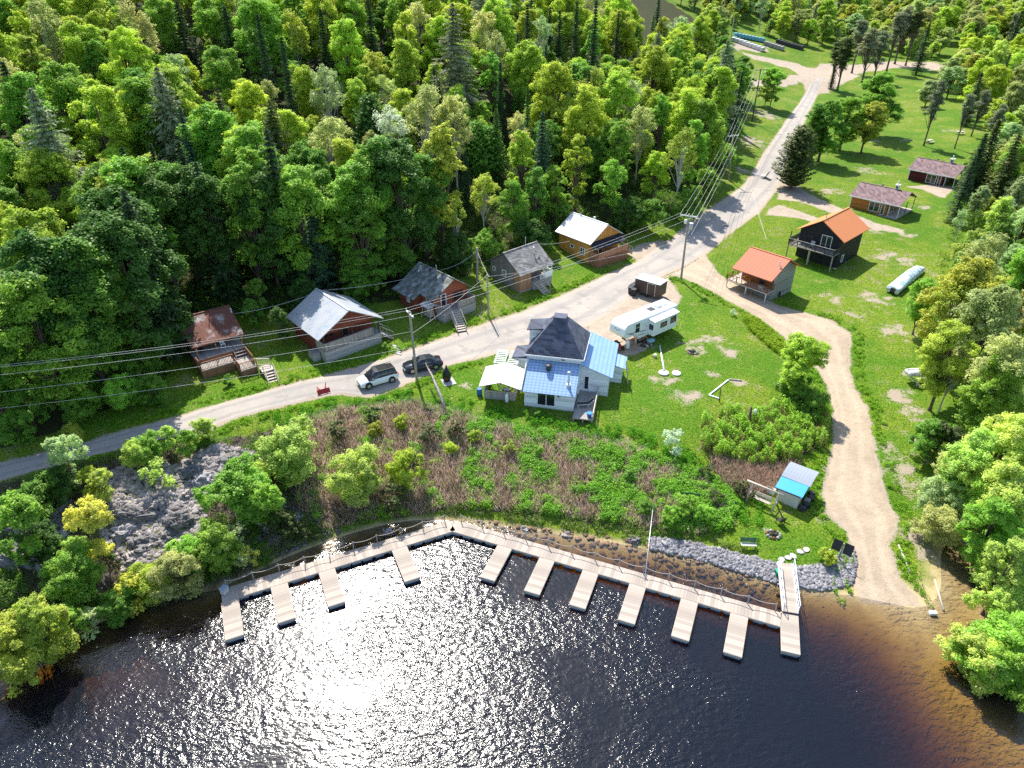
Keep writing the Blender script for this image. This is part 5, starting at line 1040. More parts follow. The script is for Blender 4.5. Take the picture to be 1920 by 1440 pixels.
for s in (-.6, .6): MB().tube([(-Lb/2-.1, s, .32), (Lb/2-.4, s, .32), (Lb/2+.2, s, .45)], [.3, .3, .06], 12).build('pontoon', ALU, r)
MB().box(Lb/2-.5, Lb/2+.45, -.6, .6, .62, .72).build('bow_deck', CURTAIN, r); MB().box(-Lb/2-.3, -Lb/2, -.25, .25, .3, .9).build('outboard', DARKMETAL, r)
# aluminium boat upside down on a log rack
g = G(1735, 722); r = thing('log_rack', 'log rack holding an upturned boat at the edge of the trees', 'rack', g, R(8))
for y in (0, 1.4):
    MB().bar((-1.2, y-.1, 0), (-1.2, y, 1.0), .13).build('leg', PALEWOOD, r); MB().bar((.9, y-.1, 0), (.9, y, 1.0), .13).build('leg', PALEWOOD, r)
    MB().bar((-1.5, y, 1.0), (1.2, y, 1.0), .13).build('cross_log', PALEWOOD, r)
MB().bar((-1.2, -.9, .35), (-1.2, 1.7, .55), .12).build('cross_log', PALEWOOD, r); MB().bar((.9, -.9, .35), (.9, 1.7, .55), .12).build('cross_log', PALEWOOD, r)
o = thing('rowing_boat', 'grey and white boat lying upside down on a log rack', 'boat', on(r, -.1, .9, 1.08), R(2)); secs = []
for f_, w, hh in ((-2.0, .45, .3), (-1.9, .6, .5), (-1, .7, .58), (0, .7, .58), (1, .58, .52), (1.7, .3, .38), (2.1, .04, .15)): secs.append((f_, [(-w, 0), (-w*.95, hh*.6), (-w*.4, hh*.95), (0, hh), (w*.4, hh*.95), (w*.95, hh*.6), (w, 0)]))
loft(secs).build('hull', mat('boat_hull', (.36, .36, .37), .5, .15, 2, 'rib', .8, 'x', (.75, .75, .75), .3, .4, .5), o); MB().box(-2.0, 1.9, -.03, .03, .5, .63).build('keel', WHITE, o)
# ------------------------------------------------------------------ floating docks
DW = mat('dock_board', (.37, .315, .265), .8, .12, 1.2, 'board', .28, 'x'); FLOATM = plain('float_plastic', (.30, .36, .42), .5); POSTM = plain('post_grey', (.30, .29, .28), .6)
DZ = .45
def flat(a): return P(*a, DZ)
Aw, Kw, Ew = flat((415, 1117)), flat((849, 985)), flat((1465, 1162))
def dock(name, label, a, b, w, group, ext=0):
    d = b-a; L = d.length; o = thing(name, label, 'dock', ((a.x+b.x)/2, (a.y+b.y)/2, 0), math.atan2(d.y, d.x), group)
    MB().box(-L/2+.02, L/2-.02, -w/2, w/2, DZ-.07, DZ).build('decking', DW, o)
    MB().box(-L/2+.02, L/2-.02, -w/2-.025, -w/2, DZ-.2, DZ-.02).box(-L/2+.02, L/2-.02, w/2, w/2+.025, DZ-.2, DZ-.02).box(-L/2-.0, -L/2+.02, -w/2, w/2, DZ-.2, DZ-.02).box(L/2-.02, L/2, -w/2, w/2, DZ-.2, DZ-.02).build('rim_board', PALEWOOD, o)
    n = max(2, round(L/1.1))
    for k in range(n):
        u = -L/2+L*(k+.5)/n; MB().box(u-.42, u+.42, -w/2+.06, w/2-.06, -.25, DZ-.08).build('float', FLOATM, o, .05)
    return o
ORD = ['first', 'second', 'third', 'fourth', 'fifth', 'sixth', 'seventh', 'eighth', 'ninth', 'tenth', 'eleventh']
dk = lambda u: Aw.lerp(Kw, u)
LJ = [0, .215, .43, .62, .80, 1.0]; RJ = [0, .155, .285, .415, .55, .70, .845, 1.0]
WALK = []
for i in range(5):
    o = dock('dock_section', f'{ORD[i]} walkway section from the western end of the floating dock', Aw.lerp(Kw, LJ[i]), Aw.lerp(Kw, LJ[i+1]), 1.45, 'walkway sections of the floating dock'); WALK.append(o)
for i in range(7):
    o = dock('dock_section', f'{ORD[i]} walkway section on the gangway arm, counted from the bend', Kw.lerp(Ew, RJ[i]), Kw.lerp(Ew, RJ[i+1]), 1.45, 'walkway sections of the floating dock'); WALK.append(o)
FING = [((431, 1127), (437, 1199)), ((524, 1100), (537, 1166)), ((614, 1074), (630, 1137)), ((751, 1033), (772, 1089)), ((942, 1033), (913, 1090)), ((1023, 1054), (1001, 1113)), ((1105, 1078), (1085, 1143)), ((1194, 1103), (1174, 1172)), ((1292, 1130), (1271, 1200)), ((1386, 1156), (1370, 1231)), ((1480, 1150), (1483, 1224))]
for i, (a, b) in enumerate(FING):
    a, b = flat(a), flat(b); d = (b-a).normalized()
    if i < 10:
        t0 = Aw if i < 4 else Kw; t1 = Kw if i < 4 else Ew; n_ = (t1-t0).normalized(); pr = t0+n_*((a-t0).dot(n_)); nrm = Vector((n_.y, -n_.x, 0)); pr += nrm*.76
        dd = (b-pr); a = pr
        if dd.length > 0: d = (nrm*.75+dd.normalized()*.25).normalized(); b = a+d*4.1
    dock('dock_finger', f'pale dock finger, {ORD[i]} in the row counted from the western end' if i < 10 else 'pale dock finger at the foot of the gangway', a, b, 1.35, 'dock fingers')
# posts with a chain along the shore side
def ropeline(a, b, n_post, off, label):
    n_ = (b-a).normalized(); s = Vector((-n_.y, n_.x, 0))*off; tops_ = []
    for k in range(n_post):
        p = a.lerp(b, (k+.25)/(n_post-.5))+s
        q = MB().tube([(0, 0, -.1), (0, 0, 1.0)], .045, 8).ball((0, 0, 1.0), .06, 8, 4).build('railing_post', POSTM); q.location = (p.x, p.y, DZ-.05)
        tag(q, f'grey post carrying the rope rail, {ORD[min(k, 10)]} along the {label} of the dock' if k < 11 else f'grey post carrying the rope rail, near the gangway end of the dock' if k > 12 else 'grey rope post in the outer third of the gangway arm', 'post', 'rope rail posts on the dock'); tops_.append(Vector((p.x, p.y, DZ+.88)))
    path = []
    for u, v in zip(tops_[:-1], tops_[1:]):
        for f in np.linspace(0, 1, 7)[:-1]: w = u.lerp(v, f); w.z -= .22*4*f*(1-f); path.append(w)
    path.append(tops_[-1]); tag(MB().tube(path, .03, 6).build('rope', plain('rope', (.36, .32, .27), .9)), f'sagging rope rail along the {label} of the floating dock', 'rope', 'rope rails')
ropeline(Aw, Kw, 10, .68, 'western arm'); ropeline(Kw, Ew, 14, .68, 'gangway arm')
o = thing('dock_box', 'grey plastic box at the western end of the floating dock', 'box', flat((422, 1111)), R(70)); MB().box(-.3, .3, -.25, .25, 0, .55).build('body', CURTAIN, o, .05); MB().box(-.33, .33, -.28, .28, .55, .64).build('lid', FLOATM, o, .03)
# gangway
a, b = P(1472, 1056, 1.0), P(1482, 1148, .62); d = b-a; L = d.length; o = thing('gangway', 'pale wooden gangway with white tube rails from the shore to the dock', 'gangway', (a+b)/2, math.atan2(d.y, d.x)); o.rotation_euler[1] = math.asin((a.z-b.z)/L)
MB().box(-L/2, L/2, -.55, .55, -.06, 0).build('decking', DW, o)
for s in (-.6, .6):
    q = MB().bar((-L/2, s, 0), (L/2, s, 0), .08, .14).bar((-L/2+.2, s, .9), (L/2-.1, s, .9), .05)
    q.bar((-L/2+.2, s, .45), (L/2-.1, s, .45), .035)
    for f in np.linspace(-L/2+.2, L/2-.1, 6): q.bar((f, s, 0), (f, s, .9), .05)
    q.build('handrail', WHITE, o)
o = thing('green_box', 'green plastic box standing by the gangway', 'box', G(1459, 1078), .2); MB().box(-.3, .3, -.25, .25, 0, .5).build('body', plain('green_plastic', (.01, .25, .13), .4), o, .05); MB().box(-.32, .32, -.27, .27, .5, .58).build('lid', plain('green_lid', (.02, .3, .17), .4), o, .03); o.name = 'storage_bin'
for k, (x, y) in enumerate(((1478, 1046), (1465, 1050), (1487, 1043), (1500, 1035), (1512, 1031))):
    s = MB().poly([(.35*math.cos(t)*random.uniform(.8, 1.1), .28*math.sin(t)*random.uniform(.8, 1.1), z) for z in (0, .1) for t in np.linspace(0, 6.28, 9)[:-1]], [tuple(range(8)), tuple(range(15, 7, -1))]+[(i, 8+i, 8+(i+1) % 8, (i+1) % 8) for i in range(8)]).build('stepping_stone', CONC)
    s.location = G(x, y)+Vector((0, 0, -.02)); s.rotation_euler.z = k; tag(s, ('flat stone right at the top of the gangway', 'flat stone beside the gangway post', 'third flat stone from the gangway', 'fourth flat stone from the gangway', 'farthest flat stone from the gangway')[k], 'stone', 'stepping stones to the gangway')

# ------------------------------------------------------------------ poles and wires
POLEM = mat('pole_wood', (.34, .29, .24), .9, .2, 3); DPOLE = mat('dark_pole_wood', (.10, .085, .075), .9, .2, 3)
def pole(label, bpx, tpx, arm=None, armaz=0, r=.14, m=None, name='utility_pole', extra=None):
    g = G(*bpx); lo_, hi_ = .5, 25
    for _ in range(30):
        h = (lo_+hi_)/2
        if proj((g.x, g.y, g.z+h))[1] > tpx[1]: lo_ = h
        else: hi_ = h
    lx = 0
    for _ in range(4): lx += (tpx[0]-proj((g.x+lx, g.y, g.z+h))[0])/12
    lx = max(-1.3, min(1.3, lx)); o = thing(name, label, 'pole', g); m = m or POLEM
    MB().tube([(0, 0, -.4), (0, 0, 0), (lx*.5, 0, h*.5), (lx, 0, h)], [r*1.1, r*1.05, r*.9, r*.72], 10).build('post', m, o)
    tips = [g+Vector((lx, 0, h))]
    if arm:
        a = R(90-armaz); dx, dy = math.cos(a)*arm/2, math.sin(a)*arm/2; zc = h-.25; ca = MB().bar((lx-dx, -dy-.12, zc), (lx+dx, dy-.12, zc), .12, .14).build('crossarm', m if arm > 2.6 else ALU, o); tips = []
        for f in (-.95, -.35, .35, .95):
            MB().tube([(lx+dx*f, dy*f-.12, zc+.07), (lx+dx*f, dy*f-.12, zc+.28)], [.06, .04], 8).build('insulator', WHITE, ca); tips.append(g+Vector((lx+dx*f, dy*f-.12, zc+.28)))
    if extra == 'transformer':
        MB().tube([(lx*.8+.42, -.1, h*.78), (lx*.8+.42, -.1, h*.78+.95)], .3, 14).build('transformer', CURTAIN, o); MB().bar((lx*.8, -.1, h*.8), (lx*.8+.3, -.1, h*.8), .08).build('bracket', ALU, o)
        MB().box(lx-.5, lx-.2, -.1, .1, h*.86, h*.92).build('cutout', WHITE, o)
    o['h'] = h; return o, tips, h
pA, tA, hA = pole('grey utility pole with crossarm and transformer at the road fork', (1276.6, 525.7), (1291.9, 401.3), 2.5, 115, .16, extra='transformer')
pD, tD, hD = pole('leaning utility pole with a crossarm beside the dark sedan', (781.7, 713), (768, 584), 2.0, 150, .15)
pB, tB, hB = pole('plain utility pole on the grass at the road edge, without a crossarm', (916.2, 594), (913.7, 515), None, 0, .13)
pL, tL, hL = pole('thick short pole with a cable guard at the forest edge by the grey cabin', (894.7, 530), (894.7, 464), None, 0, .2)
pE, tE, hE = pole('utility pole with a crossarm at the forest edge beside the bend', (1366, 337), (1374.9, 252), 2.6, 70, .15)
pC, tC, hC = pole('tall dark utility pole with a wide crossarm on the bare slope', (1410, 228), (1426.7, 129), 3.4, 75, .17, DPOLE)
pF, tF, hF = pole('grey utility pole by the stacked docks at the far junction', (1367.8, 91), (1376.7, 32), None, 0, .17)
for k in (-1, 1): tB.append(tB[0]+Vector((.25*k, 0, -.3)))
WIREM = plain('wire', (.62, .61, .60), .5)
def wire(a, b, sag, label, r=.014):
    p = []
    for f in np.linspace(0, 1, 25): q = Vector(a).lerp(Vector(b), f); q.z -= sag*4*f*(1-f); p.append(q)
    tag(MB().tube(p, r, 5, False).build('power_line', WIREM), label, 'cable', 'overhead power lines')
for i, (y, z) in enumerate(((699, 15.3), (702.5, 15.3), (718, 15.2), (0, 0))):
    if y: wire(P(-160, y, z), tD[i if i < 2 else 3], .7, ('uppermost', 'second', 'third')[i]+' wire coming in past the rusty-roofed cabin to the leaning pole')
wire(P(-160, 752, 12.6), pD.location+Vector((-.15, 0, hD*.72)), .6, 'fourth wire down, crossing the deck of the rusty-roofed cabin'); wire(P(-160, 782, 10.5), pD.location+Vector((-.1, 0, hD*.5)), .7, 'lowest wire, crossing the lawn below the rusty-roofed cabin')
for i in (0, 1, 3): wire(tD[i], tA[i], .6, ('far', 'middle', '', 'near')[i]+' wire between the leaning pole and the transformer pole')
wire(pD.location+Vector((0, 0, hD*.7)), tB[0], .3, 'low wire from the leaning pole to the plain pole'); wire(tB[1], pA.location+Vector((0, 0, hA*.62)), .5, 'low wire from the plain pole to the transformer pole')
wire(tB[2], tL[0]-Vector((0, 0, .5)), .3, 'short wire between the plain pole and the thick short pole', .02)
for i in range(4): wire(tA[i], tE[i], .45, ORD[i]+' wire from the transformer pole up to the forest-edge pole')
for i in (0, 3): wire(pA.location+Vector((.2*i, 0, hA*.7)), pE.location+Vector((.2*i, 0, hE*.75)), .5, ('low inner', '', '', 'low outer')[i]+' cable from the transformer pole to the forest-edge pole')
for i in range(4): wire(tE[i], tC[i], .5, ORD[i]+' wire from the forest-edge pole to the tall dark pole')
wire(pL.location+Vector((0, 0, hL-.6)), P(839, 503, 8.6), .3, 'service wire to the cabin with the lichen-spotted roof', .018); wire(P(839, 503, 8.6), P(600, 545, 10.2), .5, 'service wire to the cabin with the pale blue roof', .018); wire(P(600, 545, 10.2), P(440, 588, 9.2), .4, 'service wire to the rusty-roofed cabin', .018)
wire(P(1007, 457, 11), P(1068, 452, 8.6), .2, 'service wire between the grey cabin and the orange pine cabin', .018); wire(G(1400, 425)+Vector((0, 0, 6)), P(1437, 448, 9.4), .2, 'service wire to the salmon-roofed cabin', .02)

# ------------------------------------------------------------------ things about the yard
def place(name, label, cat, px, py, rz=0, group=None, dz=0): return thing(name, label, cat, G(px, py)+Vector((0, 0, dz)), rz, group)
o = place('snow_plow', 'red metal implement lying on the road edge', 'implement', 607, 737, .5); RP = plain('red_paint', (.40, .02, .02), .4)
MB().slab([(-.7, -.3, .1), (.7, -.3, .1), (.7, .0, .55), (-.7, .0, .55)], .06).build('blade', RP, o); MB().bar((-.3, 0, .3), (-.5, .9, .15), .09).bar((.3, 0, .3), (.5, .9, .2), .09).bar((-.55, .5, .2), (.55, .5, .2), .08).bar((.2, .1, .3), (.5, .5, .95), .07).bar((-.2, .1, .3), (-.6, .3, .8), .07).build('frame', RP, o); o.name = 'farm_implement'
o = place('concrete_pad', 'small concrete pad under the black garden smoker', 'slab', 841, 716, .4); MB().box(-.7, .7, -.8, .8, -.1, .06).build('slab', CONC, o)
o = place('garden_smoker', 'black bell-shaped garden smoker on a small concrete pad', 'smoker', 838, 714, 0, dz=.06); MB().tube([(0, 0, 0), (0, 0, .3), (0, 0, .8), (0, 0, 1.2), (0, 0, 1.7)], [.35, .48, .5, .36, .12], 14).build('body', BLACK, o); MB().tube([(0, 0, 1.7), (0, 0, 2.0)], .1, 10).build('flue', DARKMETAL, o); MB().box(-.18, .18, -.52, -.46, .35, .65).build('door', mat('rusty_iron', (.15, .05, .02), .8), o)
def barrel(label, px, py, m, lying=False, r=.3, h=.88, dz=0):
    o = place('barrel', label, 'barrel', px, py, .5, dz=dz); b = MB()
    if lying: b.tube([(-h/2, 0, r), (-h/4, 0, r), (h/4, 0, r), (h/2, 0, r)], [r*.93, r, r, r*.93], 14)
    else: b.tube([(0, 0, 0), (0, 0, h*.3), (0, 0, h*.7), (0, 0, h)], [r*.93, r, r, r*.93], 14)
    b.build('drum', m, o)
    q = MB()
    for f in (-.18, .18): q.tube([(f*h-.02, 0, r), (f*h+.02, 0, r)], r*1.03, 14) if lying else q.tube([(0, 0, h/2+f*h-.02), (0, 0, h/2+f*h+.02)], r*1.03, 14)
    q.build('hoop', m, o); return o
barrel('blue barrel standing at the corner of the fabric-roofed shelter', 899, 741, plain('barrel_blue', (.02, .12, .35), .4)); barrel('pale blue barrel lying on the grass below the camper', 1220, 643, plain('barrel_pale', (.25, .45, .55), .4), True)
o = barrel('red fuel drum against the white side wing of the house', 1124, 735, plain('drum_red', (.28, .012, .02), .4), False, .36, 1.25)
o = place('propane_tank', 'white gas bottle in front of the half wall of the shelter', 'tank', 950, 754); MB().tube([(0, 0, 0), (0, 0, .1), (0, 0, .95), (0, 0, 1.15)], [.15, .19, .19, .08], 12).build('cylinder', WHITE, o); MB().tube([(0, 0, 1.15), (0, 0, 1.3)], .06, 8).build('valve', CHROME, o)
a = on(HOUSE, 10.45, 7.0, 0); o = thing('ladder', 'wooden ladder leaning on the small blue-roofed shed of the white house', 'ladder', a, HOUSE.rotation_euler.z)
for s in (-.25, .25): MB().bar((.35, s, 0), (-.15, s, 2.9), .07).build('rail', PALEWOOD, o)
for k in range(9): MB().bar((.35-.5*(k+.6)/9.6, -.25, 2.9*(k+.6)/9.6), (.35-.5*(k+.6)/9.6, .25, 2.9*(k+.6)/9.6), .045).build('rung', PALEWOOD, o)
o = thing('blue_bin', 'blue plastic tub on the side deck of the white house', 'tub', on(HOUSE, 7.3, -1.2, .5), 0); MB().tube([(0, 0, 0), (0, 0, .45)], [.22, .3], 12).build('tub', plain('tub_blue', (.01, .13, .45), .4), o); MB().tube([(0, 0, .45), (0, 0, .5)], .31, 12).build('rim', plain('tub_rim', (.02, .2, .55), .4), o); o.name = 'plastic_tub'
o = thing('garden_lounger', 'white metal framed lounger on the side deck of the white house', 'lounger', on(HOUSE, 6.5, .7, .5), HOUSE.rotation_euler.z+.3); fm = MB()
for y in (-.3, .3): fm.bar((-.8, y, .35), (.5, y, .35), .04); fm.bar((.5, y, .35), (1.0, y, .85), .04); fm.bar((-.7, y, 0), (-.7, y, .35), .04); fm.bar((.4, y, 0), (.4, y, .35), .04)
fm.build('frame', WHITE, o); MB().slab([(-.8, -.28, .37), (.5, -.28, .37), (.5, .28, .37), (-.8, .28, .37)], .03).slab([(.5, -.28, .38), (1.0, -.28, .87), (1.0, .28, .87), (.5, .28, .38)], .03).build('seat', DARKMETAL, o)
# long white pole lying with two concrete rounds
a, b = G(1237, 650), G(1245, 697); o = thing('lying_pole', 'long white flagpole lying on the lawn', 'pole', a); o.name = 'flagpole'; d = b-a
MB().tube([(0, 0, .12), tuple(d+Vector((0, 0, .14)))], [.07, .13], 10).build('shaft', WHITE, o); MB().ball(tuple(Vector((0, 0, .12))-d.normalized()*.08), .1, 8, 5).build('finial', CHROME, o)
for k, (x, y, m) in enumerate(((1244, 700, CONC), (1268, 701, WHITE))):
    o = MB().tube([(0, 0, -.1), (0, 0, .16)], .62 if k == 0 else .5, 20).build('concrete_round', m); o.location = G(x, y); tag(o, ('grey concrete round at the thick end of the white flagpole', 'white concrete round lying beside the grey one on the lawn')[k], 'slab')
o = place('tree_stump', 'small pale log stump standing on the lawn near the flagpole', 'stump', 1228, 670); MB().tube([(0, 0, -.05), (0, 0, .4)], [.24, .2], 12).build('trunk', PALEWOOD, o); MB().tube([(0, 0, .4), (0, 0, .42)], .17, 12).build('cut_face', WHITE, o)
def logs(name, label, px, py, n, rad, ln, mats, cat='log', group=None, spread=1.0):
    g = G(px, py)
    for k in range(n):
        a = random.uniform(0, 6.28); p = g+Vector((random.uniform(-1, 1)*spread, random.uniform(-1, 1)*spread, 0)); p.z = hz(p.x, p.y)+rad*(1+.8*(k % 3 == 2))
        o = MB().tube([(-ln/2, 0, 0), (ln/2, 0, random.uniform(-.05, .05))], [rad, rad*.85], 8).build(name, mats[k % len(mats)]); o.location = p; o.rotation_euler.z = a; tag(o, label, cat, group)
CHAR = plain('charred_wood', (.025, .022, .02), .9)
logs('firewood_log', 'split log lying in the firewood pile below the camper', 1203, 643, 26, .12, .5, [PALEWOOD, DARKMETAL, GREYWOOD, CHAR, ORWOOD, BARK], 'log', 'firewood below the camper', 1.1)
def firepit(label, px, py, glabel):
    g = G(px, py); o = thing('fire_pit', label, 'fire pit', g)
    for k in range(11):
        a = k*6.283/11; MB().ball((.6*math.cos(a), .5*math.sin(a), .08), (.16, .13, .14), 7, 5, .2).build('stone', (CONC, GREYWOOD, RUSTWALL)[k % 3], o)
    MB().ball((0, 0, -.02), (.45, .4, .08), 10, 4, .1).build('ash', plain('ash', (.09, .08, .08), .9), o)
    for k in range(4): MB().tube([(.4*math.cos(k*1.7), .4*math.sin(k*1.7), .1), (-.35*math.cos(k*1.7+.4), -.35*math.sin(k*1.7+.4), .2)], .05, 6).build('burnt_log', CHAR, o)
firepit('stone fire ring with charred logs on the bare patch of the house lawn', 1298, 661, 'a'); firepit('small fire ring of reddish stones on the lakeside lawn', 1450, 1003, 'b')
# horseshoe pit
q = [G(x, y)+Vector((0, 0, .02)) for x, y in ((1329, 742), (1367, 712), (1414, 717), (1378, 758))]; o = thing('horseshoe_pit', 'sandy horseshoe pit framed with white boards on the lawn', 'pit', q[0])
for k, (i, j) in enumerate(((0, 1), (0, 3), (1, 2))): MB().bar(q[i]-q[0]+Vector((0, 0, .05)), q[i].lerp(q[j], (.95, .42, .5)[k])-q[0]+Vector((0, 0, .05)), .14, .14).build('frame_board', WHITE if k < 2 else GREYWOOD, o)
pole('short iron stake standing in the horseshoe pit', (1348.5, 753), (1351.5, 728), None, 0, .06, DARKMETAL, 'iron_stake'); po, _, hp = pole('dark leaning post with a white lamp among the tall green plants', (1403, 800), (1409, 763), None, 0, .16, DPOLE, 'lamp_post'); MB().ball((.35, -.1, hp-.5), (.18, .18, .3), 10, 6).build('lamp', WHITE, po)
# log swing frame by the hut
a = G(1428, 945); o = thing('log_swing', 'rustic peeled-log swing frame beside the blue-roofed hut', 'swing frame', a, R(128-90)); o.rotation_euler.z = R(-38)
for x in (-1.3, 1.2):
    MB().tube([(x, -.7, 0), (x+.05, .1, 2.0)], [.1, .07], 8).build('leg', PALEWOOD, o); MB().tube([(x, .8, 0), (x+.05, .0, 2.0)], [.1, .07], 8).build('leg', PALEWOOD, o); MB().tube([(x, -.45, .6), (x, .5, .6)], .06, 8).build('brace', PALEWOOD, o)
MB().tube([(-1.8, .05, 1.95), (1.7, .05, 1.95)], [.11, .09], 8).build('top_log', PALEWOOD, o)
st_ = MB()
for k in range(4): st_.box(-.8, .8, -.25+k*.13, -.16+k*.13, .5, .54)
for k in range(3): st_.box(-.8, .8, .28, .32, .62+k*.14, .72+k*.14)
st_.build('seat', PALEWOOD, o)
for x in (-.75, .75): MB().bar((x, -.2, .55), (x, .05, 1.95), .03).bar((x, .3, .9), (x, .05, 1.95), .03).build('rope', GREYWOOD, o)
o = place('garden_chair', 'black plastic garden chair on the lakeside lawn', 'chair', 1462, 982, R(-70)); MB().box(-.28, .28, -.27, .27, .4, .45).build('seat', BLACK, o, .02); MB().slab([(.24, -.27, .45), (.36, -.27, .98), (.36, .27, .98), (.24, .27, .45)], .05).build('backrest', BLACK, o)
for x in (-.24, .24):
    for y in (-.24, .24): MB().bar((x*1.1, y*1.1, 0), (x, y, .4), .06).build('leg', BLACK, o)
for y in (-.3, .3): MB().bar((-.25, y, .66), (.3, y, .68), .06, .04).bar((-.25, y, .4), (-.25, y, .66), .05).build('armrest', BLACK, o)
GREENP = plain('green_bench_paint', (.02, .10, .055), .5)
def bench(label, px, py, rz, m1, m2, w=.75, name='park_bench'):
    o = place(name, label, 'bench', px, py, rz); s = MB()
    for k in range(3): s.box(-w, w, -.42+k*.14, -.31+k*.14, .42, .46)
    s.build('seat', m2, o); s = MB()
    for k in range(3): s.slab([(-w, .02+.03*k, .52+.15*k), (w, .02+.03*k, .52+.15*k), (w, .05+.03*k, .64+.15*k), (-w, .05+.03*k, .64+.15*k)], .03)
    s.build('backrest', m1, o)
    for x in (-w+.08, w-.08): MB().bar((x, -.38, 0), (x, -.38, .42), .06).build('leg', m1, o); MB().bar((x, .05, 0), (x, .12, .95), .06).build('leg', m1, o)
    return o
bench('green backed park bench with a pale seat facing the docks', 1401, 1024, R(-4), GREENP, CURTAIN, .68); bench('weathered bench swing half swallowed by green brush on the bank', 1293, 940, R(-8), GREENP, GREYWOOD, .9, 'brush_bench')
# black double sign by the ramp
o = place('notice_board', 'pair of black boards on a grey post beside the boat ramp', 'sign', 1572, 1050, R(-38)); MB().bar((0, 0, -.2), (0, 0, 2.0), .12).build('post', GREYWOOD, o)
for s in (-1, 1): MB().slab([(s*.1, -.12, 1.0), (s*.85, -.12, 1.0), (s*.85, .3, 1.9), (s*.1, .3, 1.9)], .05).build('board', BLACK, o)
pole('short blue-grey post in the bright bush by the boat ramp', (1553, 1050), (1554, 1030), None, 0, .06, ALU, 'marker_post')
# logs and small things on the right lawn
for k, (p0, p1) in enumerate((((1684, 1022), (1706, 1074)), ((1752, 1088), (1769, 1146)))):
    a, b = G(*p0), G(*p1); o = MB().tube([(0, 0, .08), tuple((b-a)+Vector((0, 0, .08)))], [.07, .09], 8).build('lying_log', mat('driftwood', (.50, .45, .38), .9, .2, 3)); o.location = a; tag(o, ('pale peeled log lying on the grass beside the boat ramp', 'pale peeled log lying along the creek bank')[k], 'log')
o = MB().box(-.3, .3, -.18, .18, 0, .3).build('white_block', WHITE, None, .03); o.location = G(1748, 1152)+Vector((0, 0, .02)); tag(o, 'white block at the water edge by the creek mouth', 'block')
# dead trunk wrapped in vines beside the leaning pole
a, b = G(842, 792), G(800, 712)+Vector((0, 0, 2.2)); o = thing('dead_trunk', 'dead leaning trunk wrapped in dry vines in front of the dark sedan', 'trunk', a); d = b-a
MB().tube([(0, 0, -.2), tuple(d*.35+Vector((.1, 0, .5))), tuple(d*.7+Vector((0, 0, .6))), tuple(d)], [.22, .16, .12, .05], 8).build('stem', GREYWOOD, o); tw2 = MB()
for k in range(70):
    f = random.random(); p = d*f+Vector((random.uniform(-.5, .5), random.uniform(-.4, .4), random.uniform(.1, .9)))*(1.1-f*.4); tw2.tube([d*f+Vector((0, 0, .4)), p, p+Vector((random.uniform(-.4, .4), random.uniform(-.4, .4), random.uniform(-.5, .2)))], [.03, .02, .008], 4, False)
tw2.build('vine', BARK, o)
# cable from the bank to the dock
a, b = G(1222, 968)+Vector((0, 0, 1.4)), Kw.lerp(Ew, .62)+Vector((0, 0, .05)); tag(MB().tube([a, a.lerp(b, .5)-Vector((0, 0, .15)), b], .035, 6).build('mooring_cable', ALU), 'pale mooring cable running from the bank to the dock', 'cable')
# picnic tables and far yard
o = place('picnic_table', 'picnic table behind the maroon cabin', 'table', 1742, 268, .6)
MB().box(-.9, .9, -.38, .38, .7, .75).build('tabletop', PALEWOOD, o)
for s in (-.75, .75): MB().box(-.9, .9, s-.13, s+.13, .42, .46).build('bench', PALEWOOD, o); MB().bar((s*.8, -.7, 0), (s*.8, .3, .7), .08).bar((s*.8, .7, 0), (s*.8, -.3, .7), .08).build('leg', GREYWOOD, o)
o = place('picnic_table', 'picnic table at the edge of the gravel clearing under the pines', 'table', 1800, 252, .2)
MB().box(-.9, .9, -.38, .38, .7, .75).build('tabletop', PALEWOOD, o)
for s in (-.75, .75): MB().box(-.9, .9, s-.13, s+.13, .42, .46).build('bench', PALEWOOD, o); MB().bar((s*.8, -.7, 0), (s*.8, .3, .7), .08).bar((s*.8, .7, 0), (s*.8, -.3, .7), .08).build('leg', GREYWOOD, o)
# dock sections stored in rows on the far grass
rows = [((1372, 76), (1432, 97), 9, ALU, 'pale'), ((1376, 68), (1432, 79), 9, plain('teal_float', (.12, .35, .45), .5), 'blue-green'), ((1434, 84), (1468, 95), 6, GREYWOOD, 'grey'), ((1456, 80), (1505, 94), 8, DARKMETAL, 'dark')]
for ri, (p0, p1, n, m, nm) in enumerate(rows):
    a, b = G(*p0), G(*p1); d = (b-a).normalized()
    for k in range(n):
        p = a.lerp(b, (k+.5)/n); o = MB().obox((0, 0, .75), (b-a).length/n*.92, 2.8, 1.3).build('stored_dock', m); o.location = (p.x, p.y, hz(p.x, p.y)); o.rotation_euler.z = math.atan2(d.y, d.x)+random.uniform(-.05, .05)
        tag(o, f'{nm} dock section stored in the '+('front', 'blue-green', 'middle', 'right-hand dark')[ri]+' row on the far grass', 'dock', f'{nm} stored dock sections')
car('parked_car', 'black pickup parked beyond the stored dock sections', G(1374, 46), .6, BLACK, BLACK, 5.2, True)
# stone steps and low stone edging at the road
for k in range(4):
    o = MB().box(-.5, .5, -.16, .16, -.15, .1).build('stone_step', CONC, None, .03); p = G(742+k*1.5, 650+k*4.5); o.location = p; o.rotation_euler.z = R(-35); tag(o, f'{("top", "second", "third", "lowest")[k]} stone step down to the road near the blue-roofed cabin', 'step', 'stone steps to the road')

